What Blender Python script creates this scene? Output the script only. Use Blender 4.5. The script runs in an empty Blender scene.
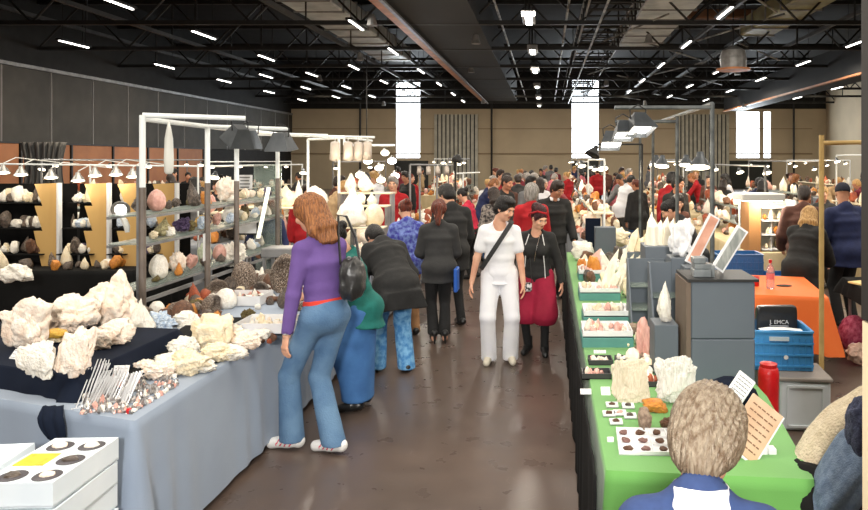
import bpy, math, random
import numpy as np
from mathutils import Vector, Matrix, noise
S = bpy.context.scene
COL = S.collection
F, CAMH = 700.0, 2.05
R = math.radians
rnd = random.Random(7)

def at(px, py, d):
    """a point of the hall at depth d, read off the photograph"""
    return Vector(((px - 546) / F * d, d, CAMH - (py - 160) / F * d))

# ---------------------------------------------------------------- materials
MATS = {}
def M(name, c, c2=None, scale=6.0, rough=0.6, metal=0.0, bump=0.0, bscale=None, emit=None, es=0.0, detail=4, stretch=None,
      trans=0.0, contrast=0.5, spec=0.5, sheen=0.0, alpha=1.0, sss=0.0, c3=None):
    if name in MATS: return MATS[name]
    m = bpy.data.materials.new(name); m.use_nodes = True
    nt = m.node_tree; N = nt.nodes; L = nt.links
    b = N['Principled BSDF']
    b.inputs['Base Color'].default_value = (*c, 1)
    b.inputs['Roughness'].default_value = rough
    b.inputs['Metallic'].default_value = metal
    b.inputs['Specular IOR Level'].default_value = spec
    if sheen: b.inputs['Sheen Weight'].default_value = sheen
    if trans: b.inputs['Transmission Weight'].default_value = trans
    if alpha < 1: b.inputs['Alpha'].default_value = alpha
    if emit:
        b.inputs['Emission Color'].default_value = (*emit, 1); b.inputs['Emission Strength'].default_value = es
    if c2 or bump:
        tc = N.new('ShaderNodeTexCoord'); mp = N.new('ShaderNodeMapping')
        L.new(tc.outputs['Object'], mp.inputs['Vector'])
        if stretch: mp.inputs['Scale'].default_value = stretch
        no = N.new('ShaderNodeTexNoise'); no.inputs['Scale'].default_value = scale
        no.inputs['Detail'].default_value = detail
        L.new(mp.outputs[0], no.inputs['Vector'])
        if c2:
            cr = N.new('ShaderNodeValToRGB')
            e = cr.color_ramp.elements
            w = 0.25 * (1 - contrast) + 0.02
            e[0].position = 0.5 - w; e[0].color = (*c, 1)
            e[1].position = 0.5 + w; e[1].color = (*c2, 1)
            if c3:
                x = e.new(0.5 + w * 1.8); x.color = (*c3, 1)
            L.new(no.outputs['Fac'], cr.inputs['Fac']); L.new(cr.outputs[0], b.inputs['Base Color'])
        if bump:
            n2 = N.new('ShaderNodeTexNoise'); n2.inputs['Scale'].default_value = bscale or scale * 3
            n2.inputs['Detail'].default_value = 5
            L.new(mp.outputs[0], n2.inputs['Vector'])
            bp = N.new('ShaderNodeBump'); bp.inputs['Strength'].default_value = bump; bp.inputs['Distance'].default_value = 0.02
            L.new(n2.outputs['Fac'], bp.inputs['Height']); L.new(bp.outputs[0], b.inputs['Normal'])
    MATS[name] = m
    return m

def G(v): return (v, v, v)
def srgb(r, g, b):
    f = lambda u: (u / 255 / 12.92) if u <= 10 else ((u / 255 + .055) / 1.055) ** 2.4
    return (f(r), f(g), f(b))

# ---------------------------------------------------------------- mesh builder
def link(o, parent=None):
    COL.objects.link(o)
    if parent is not None: o.parent = parent
    return o

class MB:
    def __init__(s): s.v = []; s.f = []; s.m = []; s.mi = 0; s.T = None
    def add(s, vs, fs):
        n = len(s.v)
        if s.T is not None: vs = [s.T @ Vector(p) for p in vs]
        s.v += [tuple(p) for p in vs]; s.f += [tuple(i + n for i in f) for f in fs]; s.m += [s.mi] * len(fs)
        return s
    def box(s, c, d, rz=0, rx=0, ry=0, bev=0):
        x, y, z = d[0] / 2, d[1] / 2, d[2] / 2
        Rm = Matrix.Rotation(rz, 3, 'Z') @ Matrix.Rotation(ry, 3, 'Y') @ Matrix.Rotation(rx, 3, 'X')
        if bev:
            b = min(bev, x * .49, y * .49, z * .49); P = []; idx = {}
            for sx in (-1, 1):
                for sy in (-1, 1):
                    for sz in (-1, 1):
                        idx[(sx, sy, sz)] = len(P)
                        P += [(sx * x, sy * (y - b), sz * (z - b)), (sx * (x - b), sy * y, sz * (z - b)), (sx * (x - b), sy * (y - b), sz * z)]
            fs = []
            I = lambda a, k: idx[a] + k
            for k in range(3):
                for sg in (-1, 1):
                    o = [q for q in range(3) if q != k]
                    cs = []
                    for (u, w) in ((-1, -1), (1, -1), (1, 1), (-1, 1)):
                        a = [0, 0, 0]; a[k] = sg; a[o[0]] = u; a[o[1]] = w; cs.append(I(tuple(a), k))
                    fs.append(tuple(cs))
            for k in range(3):
                o = [q for q in range(3) if q != k]
                for u in (-1, 1):
                    for w in (-1, 1):
                        a = [0, 0, 0]; a[o[0]] = u; a[o[1]] = w
                        a[k] = -1; A = tuple(a); a[k] = 1; B = tuple(a)
                        fs.append((I(A, o[0]), I(B, o[0]), I(B, o[1]), I(A, o[1])))
            for a in idx: fs.append((I(a, 0), I(a, 1), I(a, 2)))
        else:
            P = [(i * x, j * y, k * z) for i in (-1, 1) for j in (-1, 1) for k in (-1, 1)]
            fs = [(0, 1, 3, 2), (4, 6, 7, 5), (0, 4, 5, 1), (2, 3, 7, 6), (0, 2, 6, 4), (1, 5, 7, 3)]
        c = Vector(c)
        return s.add([Rm @ Vector(p) + c for p in P], fs)
    def tube(s, p0, p1, r0, r1=None, n=8, cap=True):
        p0, p1 = Vector(p0), Vector(p1); r1 = r0 if r1 is None else r1
        d = (p1 - p0)
        if d.length < 1e-6: return s
        d.normalize(); u = d.orthogonal().normalized(); w = d.cross(u)
        vs = []; 
        for p, r in ((p0, r0), (p1, r1)):
            for i in range(n):
                a = 2 * math.pi * i / n; vs.append(p + (u * math.cos(a) + w * math.sin(a)) * r)
        fs = [(i, (i + 1) % n, n + (i + 1) % n, n + i) for i in range(n)]
        if cap: fs += [tuple(range(n - 1, -1, -1)), tuple(range(n, 2 * n))]
        return s.add(vs, fs)
    def path(s, pts, r, n=6):
        pts = [Vector(p) for p in pts]; vs = []; fs = []
        u = None
        for i, p in enumerate(pts):
            d = (pts[min(i + 1, len(pts) - 1)] - pts[max(i - 1, 0)]).normalized()
            u = d.orthogonal().normalized() if u is None else (u - d * u.dot(d)).normalized()
            w = d.cross(u); rr = r(i / (len(pts) - 1)) if callable(r) else r
            for k in range(n):
                a = 2 * math.pi * k / n; vs.append(p + (u * math.cos(a) + w * math.sin(a)) * rr)
        for i in range(len(pts) - 1):
            for k in range(n):
                fs.append((i * n + k, i * n + (k + 1) % n, (i + 1) * n + (k + 1) % n, (i + 1) * n + k))
        fs += [tuple(range(n - 1, -1, -1)), tuple(range((len(pts) - 1) * n, len(pts) * n))]
        return s.add(vs, fs)
    def lathe(s, prof, c=(0, 0, 0), n=20, axis=None, closed=True):
        c = Vector(c); vs = []; m = len(prof)
        if axis is None: Q = Matrix.Identity(3)
        else: Q = Vector((0, 0, 1)).rotation_difference(Vector(axis)).to_matrix()
        for (r, z) in prof:
            for i in range(n):
                a = 2 * math.pi * i / n; vs.append(Q @ Vector((r * math.cos(a), r * math.sin(a), z)) + c)
        fs = [(j * n + i, j * n + (i + 1) % n, (j + 1) * n + (i + 1) % n, (j + 1) * n + i) for j in range(m - 1) for i in range(n)]
        if closed: fs += [tuple(range(n - 1, -1, -1)), tuple(range((m - 1) * n, m * n))]
        return s.add(vs, fs)
    def prism(s, poly, z0, z1):
        n = len(poly)
        vs = [(p[0], p[1], z0) for p in poly] + [(p[0], p[1], z1) for p in poly]
        return s.add(vs, [(i, (i + 1) % n, n + (i + 1) % n, n + i) for i in range(n)] + [tuple(range(n - 1, -1, -1)), tuple(range(n, 2 * n))])
    def crystal(s, b, d, r, L, n=6, tip=.3):
        b = Vector(b); d = Vector(d).normalized(); u = d.orthogonal().normalized(); w = d.cross(u)
        a0 = rnd.random() * 3; vs = []
        for (t, q) in ((0, 1.05), (1 - tip, .9)):
            for i in range(n):
                a = a0 + 2 * math.pi * i / n; vs.append(b + d * L * t + (u * math.cos(a) + w * math.sin(a)) * r * q)
        vs.append(b + d * L + u * r * .15)
        fs = [(i, (i + 1) % n, n + (i + 1) % n, n + i) for i in range(n)] + [(n + i, n + (i + 1) % n, 2 * n) for i in range(n)] + [tuple(range(n - 1, -1, -1))]
        return s.add(vs, fs)
    def build(s, name, mat, parent=None, loc=(0, 0, 0), rz=0, smooth=False, label=None, bevel=0):
        me = bpy.data.meshes.new(name); me.from_pydata(s.v, [], s.f); 
        for m in (mat if isinstance(mat, (list, tuple)) else [mat]): me.materials.append(m)
        if isinstance(mat, (list, tuple)): me.polygons.foreach_set('material_index', s.m)
        fix_normals(me)
        if smooth: me.polygons.foreach_set('use_smooth', [True] * len(me.polygons))
        o = link(bpy.data.objects.new(name, me), parent); o.location = loc; o.rotation_euler = (0, 0, rz)
        if label: o['label'] = label
        if bevel:
            b = o.modifiers.new('bevel', 'BEVEL'); b.width = bevel; b.segments = 2; b.limit_method = 'ANGLE'
        return o

import bmesh
def fix_normals(me):
    bm = bmesh.new(); bm.from_mesh(me); bmesh.ops.recalc_face_normals(bm, faces=bm.faces); bm.to_mesh(me); bm.free()

def tag(o, label, cat, group=None, kind=None):
    o['label'] = label; o['category'] = cat
    if len(label.split()) > 16: print('LONG', len(label.split()), label)
    if group: o['group'] = group
    if kind: o['kind'] = kind
    return o
def thing(name, label, cat, loc=(0, 0, 0), rz=0, group=None):
    o = link(bpy.data.objects.new(name, None)); o.empty_display_size = .1
    o.location = loc; o.rotation_euler = (0, 0, rz)
    return tag(o, label, cat, group)
def struct(o):
    o['kind'] = 'structure'; return o
def children(o): return [c for c in list(o.children)]
def dup(o, loc=None, rz=None, label=None, group=None, scale=None, parent=None):
    c = o.copy(); COL.objects.link(c); c.parent = parent
    for ch in children(o): dup(ch, parent=c)
    if loc is not None: c.location = loc
    if rz is not None: c.rotation_euler = (0, 0, rz)
    if scale is not None: c.scale = (scale,) * 3 if not hasattr(scale, '__len__') else scale
    if label: c['label'] = label
    if group: c['group'] = group
    return c
def npmesh(name, V, Fc, mats, mi=None, smooth=True, parent=None):
    V = np.asarray(V, dtype=np.float32); Fc = np.asarray(Fc, dtype=np.int32)
    k = Fc.shape[1]; me = bpy.data.meshes.new(name)
    me.vertices.add(len(V)); me.vertices.foreach_set('co', V.ravel())
    me.loops.add(Fc.size); me.loops.foreach_set('vertex_index', Fc.ravel())
    me.polygons.add(len(Fc)); me.polygons.foreach_set('loop_start', np.arange(0, Fc.size, k, dtype=np.int32))
    me.polygons.foreach_set('use_smooth', np.full(len(Fc), smooth))
    for m in (mats if isinstance(mats, (list, tuple)) else [mats]): me.materials.append(m)
    if mi is not None: me.polygons.foreach_set('material_index', np.asarray(mi, dtype=np.int32))
    me.update(calc_edges=True)
    return link(bpy.data.objects.new(name, me), parent)

# ---------------------------------------------------------------- implicit surfaces (blended shapes -> one closed skin)
class SDF:
    def __init__(s, lo, hi, h):
        s.h = h; s.lo = np.array(lo, float); n = np.ceil((np.array(hi) - s.lo) / h).astype(int) + 1
        s.n = n; s.f = np.full(tuple(n), 9.0, dtype=np.float32)
    def win(s, lo, hi, pad):
        a = np.clip(np.floor((np.minimum(lo, hi) - pad - s.lo) / s.h).astype(int), 0, s.n - 1)
        b = np.clip(np.ceil((np.maximum(lo, hi) + pad - s.lo) / s.h).astype(int) + 1, 1, s.n)
        if np.any(b <= a): return None
        sl = tuple(slice(a[i], b[i]) for i in range(3))
        g = [s.lo[i] + s.h * np.arange(a[i], b[i]) for i in range(3)]
        return sl, g[0][:, None, None], g[1][None, :, None], g[2][None, None, :]
    def un(s, sl, d, k):
        f = s.f[sl]
        if k > 0:
            hh = np.maximum(k - np.abs(f - d), 0) / k
            s.f[sl] = np.minimum(f, d) - hh * hh * k * .25
        else: s.f[sl] = np.minimum(f, d)
    def cap(s, a, b, ra, rb=None, k=.02, flat=1.0, sub=False):
        """tapered limb; flat < 1 squeezes it in y"""
        a, b = np.array(a, float), np.array(b, float); rb = ra if rb is None else rb
        w = s.win(np.minimum(a, b), np.maximum(a, b), max(ra, rb) + k + 3 * s.h)
        if w is None: return
        sl, x, y, z = w; ba = b - a; q = max(ba @ ba, 1e-9)
        t = np.clip(((x - a[0]) * ba[0] + (y - a[1]) * ba[1] + (z - a[2]) * ba[2]) / q, 0, 1)
        d = np.sqrt((x - a[0] - t * ba[0]) ** 2 + ((y - a[1] - t * ba[1]) / flat) ** 2 + (z - a[2] - t * ba[2]) ** 2) - (ra + t * (rb - ra))
        if sub: s.f[sl] = np.maximum(s.f[sl], -d)
        else: s.un(sl, d * (flat if flat < 1 else 1), k)
    def ell(s, c, r, Rm=None, k=.02, sub=False):
        c = np.array(c, float); r = np.array(r, float); m = r.max()
        w = s.win(c, c, m + k + 3 * s.h)
        if w is None: return
        sl, x, y, z = w; X, Y, Z = x - c[0], y - c[1], z - c[2]
        if Rm is not None:
            Q = np.array(Rm)
            X, Y, Z = (X * Q[0][i] + Y * Q[1][i] + Z * Q[2][i] for i in range(3))
        k0 = np.sqrt((X / r[0]) ** 2 + (Y / r[1]) ** 2 + (Z / r[2]) ** 2)
        k1 = np.sqrt((X / r[0] ** 2) ** 2 + (Y / r[1] ** 2) ** 2 + (Z / r[2] ** 2) ** 2) + 1e-6
        d = k0 * (k0 - 1) / k1
        if sub:
            if k > 0:
                f = s.f[sl]; hh = np.maximum(k - np.abs(f + d), 0) / k
                s.f[sl] = np.maximum(f, -d) + hh * hh * k * .25
            else: s.f[sl] = np.maximum(s.f[sl], -d)
        else: s.un(sl, d, k)
    def cone(s, a, b, ra, rb, Rm, k=.02):
        """elliptic tapered tube a->b, ra/rb = (half width, half depth), Rm columns give width and depth directions"""
        a, b = np.array(a, float), np.array(b, float); m = max(*ra, *rb)
        w = s.win(np.minimum(a, b), np.maximum(a, b), m + k + 3 * s.h)
        if w is None: return
        sl, x, y, z = w; ba = b - a; Lq = math.sqrt(ba @ ba); ax = ba / Lq; Q = np.array(Rm)
        X, Y, Z = x - a[0], y - a[1], z - a[2]
        t = (X * ax[0] + Y * ax[1] + Z * ax[2]) / Lq; tc = np.clip(t, 0, 1)
        X = X - t * ba[0]; Y = Y - t * ba[1]; Z = Z - t * ba[2]
        u = X * Q[0][0] + Y * Q[1][0] + Z * Q[2][0]; v = X * Q[0][1] + Y * Q[1][1] + Z * Q[2][1]
        r0 = ra[0] + tc * (rb[0] - ra[0]); r1 = ra[1] + tc * (rb[1] - ra[1])
        k0 = np.sqrt((u / r0) ** 2 + (v / r1) ** 2) + 1e-6
        d = (k0 - 1) * np.minimum(r0, r1)
        e = np.abs(t - tc) * Lq
        d = np.where(e > 0, np.sqrt(np.maximum(d + .02, 0) ** 2 + e ** 2) - .02, d)
        s.un(sl, d, k)
    def plane(s, p, n, k=0):
        """keep the side the normal points away from"""
        n = np.array(n, float); n /= np.linalg.norm(n)
        g = [s.lo[i] + s.h * np.arange(s.n[i]) for i in range(3)]
        d = (g[0][:, None, None] - p[0]) * n[0] + (g[1][None, :, None] - p[1]) * n[1] + (g[2][None, None, :] - p[2]) * n[2]
        s.f = np.maximum(s.f, d.astype(np.float32))
    def mesh(s):
        f = s.f; f[0] = f[-1] = 1; f[:, 0] = f[:, -1] = 1; f[:, :, 0] = f[:, :, -1] = 1
        nx, ny, nz = f.shape; ins = f < 0
        C = (nx - 1, ny - 1, nz - 1); P = np.zeros(C + (3,), np.float32); cnt = np.zeros(C, np.int8)
        cs = lambda o: tuple(slice(o[i], o[i] + C[i]) for i in range(3))
        for ax in range(3):
            oth = [q for q in range(3) if q != ax]
            for u in (0, 1):
                for w in (0, 1):
                    o = [0, 0, 0]; o[oth[0]] = u; o[oth[1]] = w; o2 = list(o); o2[ax] = 1
                    A, B = cs(o), cs(o2); m = ins[A] != ins[B]
                    if not m.any(): continue
                    fa, fb = f[A][m], f[B][m]; t = fa / (fa - fb)
                    q = np.zeros((len(t), 3), np.float32); q[:] = o; q[:, ax] = t
                    P[m] += q; cnt[m] += 1
        act = cnt > 0; idx = np.full(C, -1, np.int64); idx[act] = np.arange(act.sum())
        ijk = np.argwhere(act); V = s.lo + s.h * (ijk + P[act] / cnt[act][:, None])
        Fs = []
        for ax in range(3):
            b, c = (ax + 1) % 3, (ax + 2) % 3
            sa = [slice(1, -1)] * 3; sb = [slice(1, -1)] * 3
            sa[ax] = slice(0, -1); sb[ax] = slice(1, None)
            A, B = ins[tuple(sa)], ins[tuple(sb)]; m = A != B
            if not m.any(): continue
            pos = np.argwhere(m); pos[:, b] += 1; pos[:, c] += 1
            fl = A[m]
            def g(db, dc):
                q = pos.copy(); q[:, b] += db; q[:, c] += dc; return idx[q[:, 0], q[:, 1], q[:, 2]]
            quad = np.stack([g(-1, -1), g(0, -1), g(0, 0), g(-1, 0)], 1)
            quad[~fl] = quad[~fl][:, ::-1]; Fs.append(quad)
        Fq = np.concatenate(Fs) if Fs else np.zeros((0, 4), int)
        return V, Fq

def vnormals(V, Fq):
    a, b, c, d = (V[Fq[:, i]] for i in range(4)); n = np.cross(c - a, d - b); N = np.zeros_like(V)
    for i in range(4): np.add.at(N, Fq[:, i], n)
    return N / (np.linalg.norm(N, axis=1)[:, None] + 1e-9)
def wav(V, fr, seed, stretch=(1, 1, 1), oct=3):
    """smooth pseudo-noise of the points V"""
    rs = np.random.RandomState(seed); P = V * np.array(stretch) * fr; out = 0; amp = 1.0
    for o in range(oct):
        k = rs.randn(3, 3); W = P + .8 * np.sin(P @ k + rs.rand(3) * 6)
        k2 = rs.randn(3, 4) * .9
        out = out + amp * np.sin(W @ k2 + rs.rand(4) * 6).mean(1); P = P * 2.1; amp *= .5
    return out
# ---------------------------------------------------------------- people
SKIN = M('skin', srgb(226, 176, 146), srgb(214, 156, 128), 9, .55, sss=.1)
SKIN2 = M('skin_tan', srgb(196, 140, 108), srgb(180, 120, 92), 9, .55)
LIP = M('lips', srgb(180, 88, 80), rough=.4)
EYEW = M('eye_white', srgb(225, 220, 214), rough=.25)
IRIS = M('iris_brow', srgb(48, 32, 24), rough=.4)
_cache = {}
def head_mesh(fem, h):
    key = ('head', fem, h)
    if key in _cache: return _cache[key]
    s = SDF((-.13, -.15, -.2), (.13, .17, .15), h)
    s.ell((0, -.008, .03), (.074, .094, .086), k=0)
    s.ell((0, .022, -.035), (.056, .066, .075), k=.05)
    s.ell((0, .058, -.088), (.024 if fem else .03, .026, .022), k=.03)
    s.ell((0, .03, -.065), (.05 if fem else .056, .05, .036), k=.03)
    s.cap((0, -.012, -.2), (0, -.012, -.06), .047 if fem else .056, .05 if fem else .058, k=.03)
    for q in (-1, 1):
        s.ell((q * .034, .096, .006), (.021, .02, .014), k=.02, sub=True)
        s.ell((q * .046, .07, -.022), (.022, .02, .02), k=.02)
        s.cap((q * .012, .09, .03), (q * .05, .082, .032), .009, .006, k=.014)
        s.ell((q * .033, .0775, .008), (.0155, .0135, .0125), k=.003)
        s.ell((q * .0765, -.004, -.004), (.009, .02, .032), k=.008)
        s.ell((q * .084, .0, -.002), (.006, .01, .016), k=.003, sub=True)
        s.ell((q * .011, .103, -.029), (.009, .009, .007), k=.008)
    s.cap((0, .088, .018), (0, .11, -.022), .0075, .0115, k=.012)
    s.ell((0, .086, -.052), (.022, .01, .005), k=.006)
    s.ell((0, .083, -.061), (.018, .01, .006), k=.006)
    s.ell((0, .1, -.0565), (.02, .008, .0018), k=.002, sub=True)
    V, Q = s.mesh(); c = V[Q].mean(1); mi = np.zeros(len(Q), int)
    e = lambda p, r: (((c - np.array(p)) / np.array(r)) ** 2).sum(1) < 1
    mi[e((0, .097, -.057), (.021, .02, .0095))] = 1
    for q in (-1, 1):
        mi[e((q * .033, .089, .008), (.0135, .012, .0065))] = 2
        mi[e((q * .033, .092, .008), (.0062, .012, .0075))] = 3
        mi[e((q * .033, .09, .0155), (.016, .014, .0022))] = 3
        mi[e((q * .034, .09, .03), (.019, .02, .0042))] = 3
    _cache[key] = (V, Q, mi); return _cache[key]

def hand_mesh(curl, h):
    key = ('hand', curl, h)
    if key in _cache: return _cache[key]
    s = SDF((-.11, -.09, -.22), (.05, .1, .07), h)
    s.cap((0, 0, .05), (0, 0, 0), .026, .024, k=0)
    s.cone((0, 0, .0), (0, 0, -.085), (.014, .027), (.012, .038), ((1, 0, 0), (0, 1, 0), (0, 0, 1)), k=.015)
    s.cap((-.006, .02, -.02), (-.012, .034, -.055), .015, .012, k=.012)
    for y, L, sp in ((.031, .074, .10), (.0105, .082, .02), (-.0105, .076, -.05), (-.030, .06, -.13)):
        p = np.array((0, y, -.086)); a = .12 * (1 + curl)
        for j, q in enumerate((.45, .3, .25)):
            a += curl * (.55 + .15 * j)
            d = np.array((-math.sin(a), sp * (1 if j == 0 else .6), -math.cos(a))); d /= np.linalg.norm(d)
            n = p + d * L * q; s.cap(p, n, .0092 - .0008 * j, .0086 - .0008 * j, k=.0025 if j else .006); p = n
    p = np.array((-.01, .034, -.045)); d1 = np.array((-.35, .65, -.68)); d2 = np.array((-.45 - .3 * curl, .25, -.85))
    n = p + d1 / np.linalg.norm(d1) * .034; s.cap(p, n, .0115, .0105, k=.006)
    n2 = n + d2 / np.linalg.norm(d2) * .03; s.cap(n, n2, .0103, .0085, k=.004)
    V, Q = s.mesh(); _cache[key] = (V, Q); return _cache[key]

def hair_mesh(kind, h):
    key = ('hair', kind, h)
    if key in _cache: return _cache[key]
    s = SDF((-.22, -.26, -.42), (.22, .2, .25), h)
    amp = .004
    if kind in ('short', 'crop', 'tousled'):
        t = {'crop': .006, 'short': .014, 'tousled': .018}[kind]
        s.ell((0, -.012, .034), (.076 + t, .096 + t, .09 + t), k=0)
        s.ell((0, -.045, -.03), (.07 + t * .6, .062 + t, .075), k=.03)
        if kind != 'crop': s.ell((.012, .03, .105), (.066, .07, .036), k=.03)
        s.ell((0, .12, -.03), (.078, .085, .098), k=.012, sub=True)
        s.ell((0, .058, -.08), (.12, .078, .075), k=.01, sub=True)
        s.ell((0, -.03, -.15), (.12, .12, .06), k=.01, sub=True)
        amp = .004 if kind != 'tousled' else .008
    elif kind == 'fringe':       # full short women's cut
        s.ell((0, -.015, .032), (.106, .122, .115), k=0)
        s.ell((0, -.045, -.045), (.092, .08, .085), k=.04)
        s.ell((0, .125, -.045), (.062, .07, .09), k=.012, sub=True)
        s.ell((0, .0, -.2), (.13, .13, .08), k=.01, sub=True); s.ell((0, -.06, -.09), (.068, .05, .07), k=.03); amp = .006
    elif kind == 'long':
        s.ell((0, -.012, .034), (.092, .112, .105), k=0)
        s.cone((0, -.03, .03), (0, -.065, -.14), (.095, .09), (.11, .075), ((1, 0, 0), (0, 1, 0), (0, 0, 1)), k=.04)
        s.cone((0, -.065, -.14), (0, -.085, -.235), (.11, .07), (.095, .03), ((1, 0, 0), (0, 1, 0), (0, 0, 1)), k=.03)
        s.ell((0, .13, -.05), (.058, .1, .1), k=.012, sub=True); s.cap((0, .05, -.15), (0, .03, -.3), .06, .05, sub=True); amp = .006
    elif kind in ('bun', 'updo', 'ponytail'):
        s.ell((0, -.012, .034), (.085, .104, .1), k=0)
        s.ell((0, .12, -.035), (.082, .09, .1), k=.012, sub=True)
        s.ell((0, .05, -.09), (.12, .09, .07), k=.01, sub=True)
        s.ell((0, -.03, -.15), (.12, .12, .065), k=.01, sub=True)
        if kind == 'bun': s.ell((0, -.12, .07), (.045, .042, .042), k=.015)
        if kind == 'updo': s.ell((0, -.03, .11), (.075, .085, .055), k=.03); s.ell((.03, -.08, .12), (.045, .045, .045), k=.02)
        if kind == 'ponytail':
            s.cap((0, -.1, .05), (0, -.15, .0), .035, .05, k=.02); s.cap((0, -.15, .0), (0, -.135, -.2), .055, .03, k=.02)
            s.ell((0, -.06, .0), (.09, .06, .09), k=.03)
        amp = .007
    elif kind == 'cap':
        s.ell((0, -.012, .04), (.09, .11, .1), k=0); s.plane((0, 0, .02), (0, .15, -1))
        s.cone((0, .06, .045), (0, .16, .03), (.07, .012), (.06, .008), ((1, 0, 0), (0, 0, 1), (0, 1, 0)), k=.01); amp = 0
    V, Q = s.mesh()
    if amp:
        N = vnormals(V, Q)
        V = V + N * (amp * wav(V, 26, 5, (1, 1, .3), 3) + amp * .5 * np.sin(np.arctan2(V[:, 0], V[:, 1]) * 38 + 6 * V[:, 2] * 10))[:, None]
    _cache[key] = (V, Q); return _cache[key]

def rot(yaw=0, pitch=0, roll=0):
    """yaw about z, pitch > 0 nods forward (towards +y), roll > 0 tilts to +x"""
    return np.array(Matrix.Rotation(yaw, 3, 'Z') @ Matrix.Rotation(-pitch, 3, 'X') @ Matrix.Rotation(roll, 3, 'Y'))
def ik(a, c, l1, l2, pole):
    a, c, pole = (np.array(q, float) for q in (a, c, pole)); d = c - a; L = np.linalg.norm(d)
    L2 = min(L, (l1 + l2) * .999); u = d / L; c = a + u * L2
    x = (l1 * l1 - l2 * l2 + L2 * L2) / (2 * L2); y = math.sqrt(max(l1 * l1 - x * x, 0))
    p = pole - u * (pole @ u); p /= np.linalg.norm(p) + 1e-9
    return a + u * x + p * y, c

def person(label, loc, rz, h=1.75, fem=False, lean=0, side=0, twist=0, head=(0, 0, 0), feet=None, hands=None, poles=None,
           hair=('short', None), top=None, bottom=None, shoes=None, skin=None, res=.012, curl=.35, pel=(0, 0, .94), group=None,
           thumbs=None, knee=(0, 1, 0), build=1.0, seed=1, name='person', hres=None):
    sc = h / 1.75; skin = skin or SKIN
    root = thing(name, label, 'person', loc, rz, group)
    Pv = np.array(pel, float); Rt = rot(twist, lean, side); T = lambda x, y, z: Pv + Rt @ np.array((x, y, z), float)
    sw = (.165 if fem else .19) * build
    sh = {q: T(q * sw * .97, -.004, .425) for q in (1, -1)}
    feet = feet or ((.1, 0, 0), (-.1, 0, 0)); hands = hands or ((.26, .04, .8), (-.26, .04, .8))
    hip = {1: Pv + np.array((.09, 0, -.04)), -1: Pv + np.array((-.09, 0, -.04))}
    AR, LG = {}, {}
    for i, q in enumerate((1, -1)):
        po = (poles[i] if poles else (q * .35, -1, -.1))
        e, w = ik(sh[q], hands[i], .29, .255, po); AR[q] = (e, w)
        fx, fy, fa = feet[i][:3]; fz = feet[i][3] if len(feet[i]) > 3 else 0
        kn, an = ik(hip[q], (fx, fy, .085 + fz), .43, .43, rot(fa) @ np.array(knee, float)); LG[q] = (kn, an, fa)
    hb = T(0, .012, .555); Rh = rot(head[1], head[0], head[2]); hc = hb + Rh @ np.array((0, .015, .125))
    allp = np.array([Pv, hc] + list(sh.values()) + [p for a in AR.values() for p in a] + [p for a in LG.values() for p in a[:2]])
    lo = allp.min(0) - (.24, .26, 0); hi = allp.max(0) + (.24, .3, .12); lo[2] = -.02
    bw = build
    def torso(s, g, kk=.04):
        pr = [(-.1, .15, .1), (.0, .162, .112), (.16, .122, .09), (.33, .14, .1), (.41, .12, .08)] if fem else \
             [(-.1, .145, .1), (.0, .155, .11), (.16, .145, .1), (.33, .162, .108), (.41, .14, .085)]
        for (z0, a0, b0), (z1, a1, b1) in zip(pr, pr[1:]):
            s.cone(T(0, 0, z0), T(0, 0, z1), (a0 * bw + g, b0 * bw + g), (a1 * bw + g, b1 * bw + g), Rt, k=kk)
        if fem:
            for q in (1, -1): s.ell(T(q * .07, .085 * bw, .29), (.062 + g, .055 + g, .06 + g), Rt, k=.03)
        for q in (1, -1):
            s.cap(T(q * .03, -.012, .485), T(q * sw * .86, -.004, .436), .036 + g * .6, .044 + g * .8, k=.04)
    # body: one continuous skin
    s = SDF(lo, hi, max(res, .011)); torso(s, -.024)
    s.cap(T(0, 0, .45), hc + Rh @ np.array((0, -.012, -.12)), .056 if fem else .064, .047 if fem else .056, k=.03)
    for q in (1, -1):
        e, w = AR[q]; s.cap(sh[q], e, .045, .037, k=.03); s.cap(e, w, .039, .027, k=.02)
        kn, an, fa = LG[q]; s.cap(hip[q], kn, .072, .052, k=.03); s.cap(kn, an, .05, .036, k=.02)
        fd = rot(fa) @ np.array((0, 1, 0)); s.cap(an - (0, 0, .035), an + fd * .12 - (0, 0, .05), .034, .028, k=.02)
    V, Q = s.mesh(); Vs, Qs, Ms = [V], [Q], [np.zeros(len(Q), int)]; n = len(V)
    hh = hres or max(.005, res * .55)
    V, Q, mi = head_mesh(fem, hh); Vs.append(V @ Rh.T + hc); Qs.append(Q + n); Ms.append(mi); n += len(V)
    for i, q in enumerate((1, -1)):
        e, w = AR[q]; d = (w - e) / np.linalg.norm(w - e)
        V, Q = hand_mesh(curl if not isinstance(curl, tuple) else curl[i], max(.0042, hh * .8))
        th = np.array(thumbs[i] if thumbs else (0, 1, 0), float); th = th - d * (th @ d); th /= np.linalg.norm(th) + 1e-9
        Z = -d; X = np.cross(th, Z); B = np.stack([X, th, Z], 1)
        if q < 0: V = V * (-1, 1, 1); Q = Q[:, ::-1]
        Vs.append((V * (.93 if fem else 1.0)) @ B.T + w); Qs.append(Q + n); Ms.append(np.zeros(len(Q), int)); n += len(V)
    npmesh('body', np.concatenate(Vs) * sc, np.concatenate(Qs), [skin, LIP, EYEW, IRIS], np.concatenate(Ms), parent=root)
    if hair and hair[1]:
        V, Q = hair_mesh(hair[0], max(.006, res * .6)); npmesh('hat' if hair[0] == 'cap' else 'hair', (V @ Rh.T + hc) * sc, Q, hair[1], parent=root)
    def cloth(nm, s, mat, amp, seed, parent=root, fr=9, st=(1, 1, .6)):
        V, Q = s.mesh(); N = vnormals(V, Q); V = V + N * (amp * wav(V, fr, seed, st))[:, None]
        return npmesh(nm, V * sc, Q, mat, parent=parent)
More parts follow.
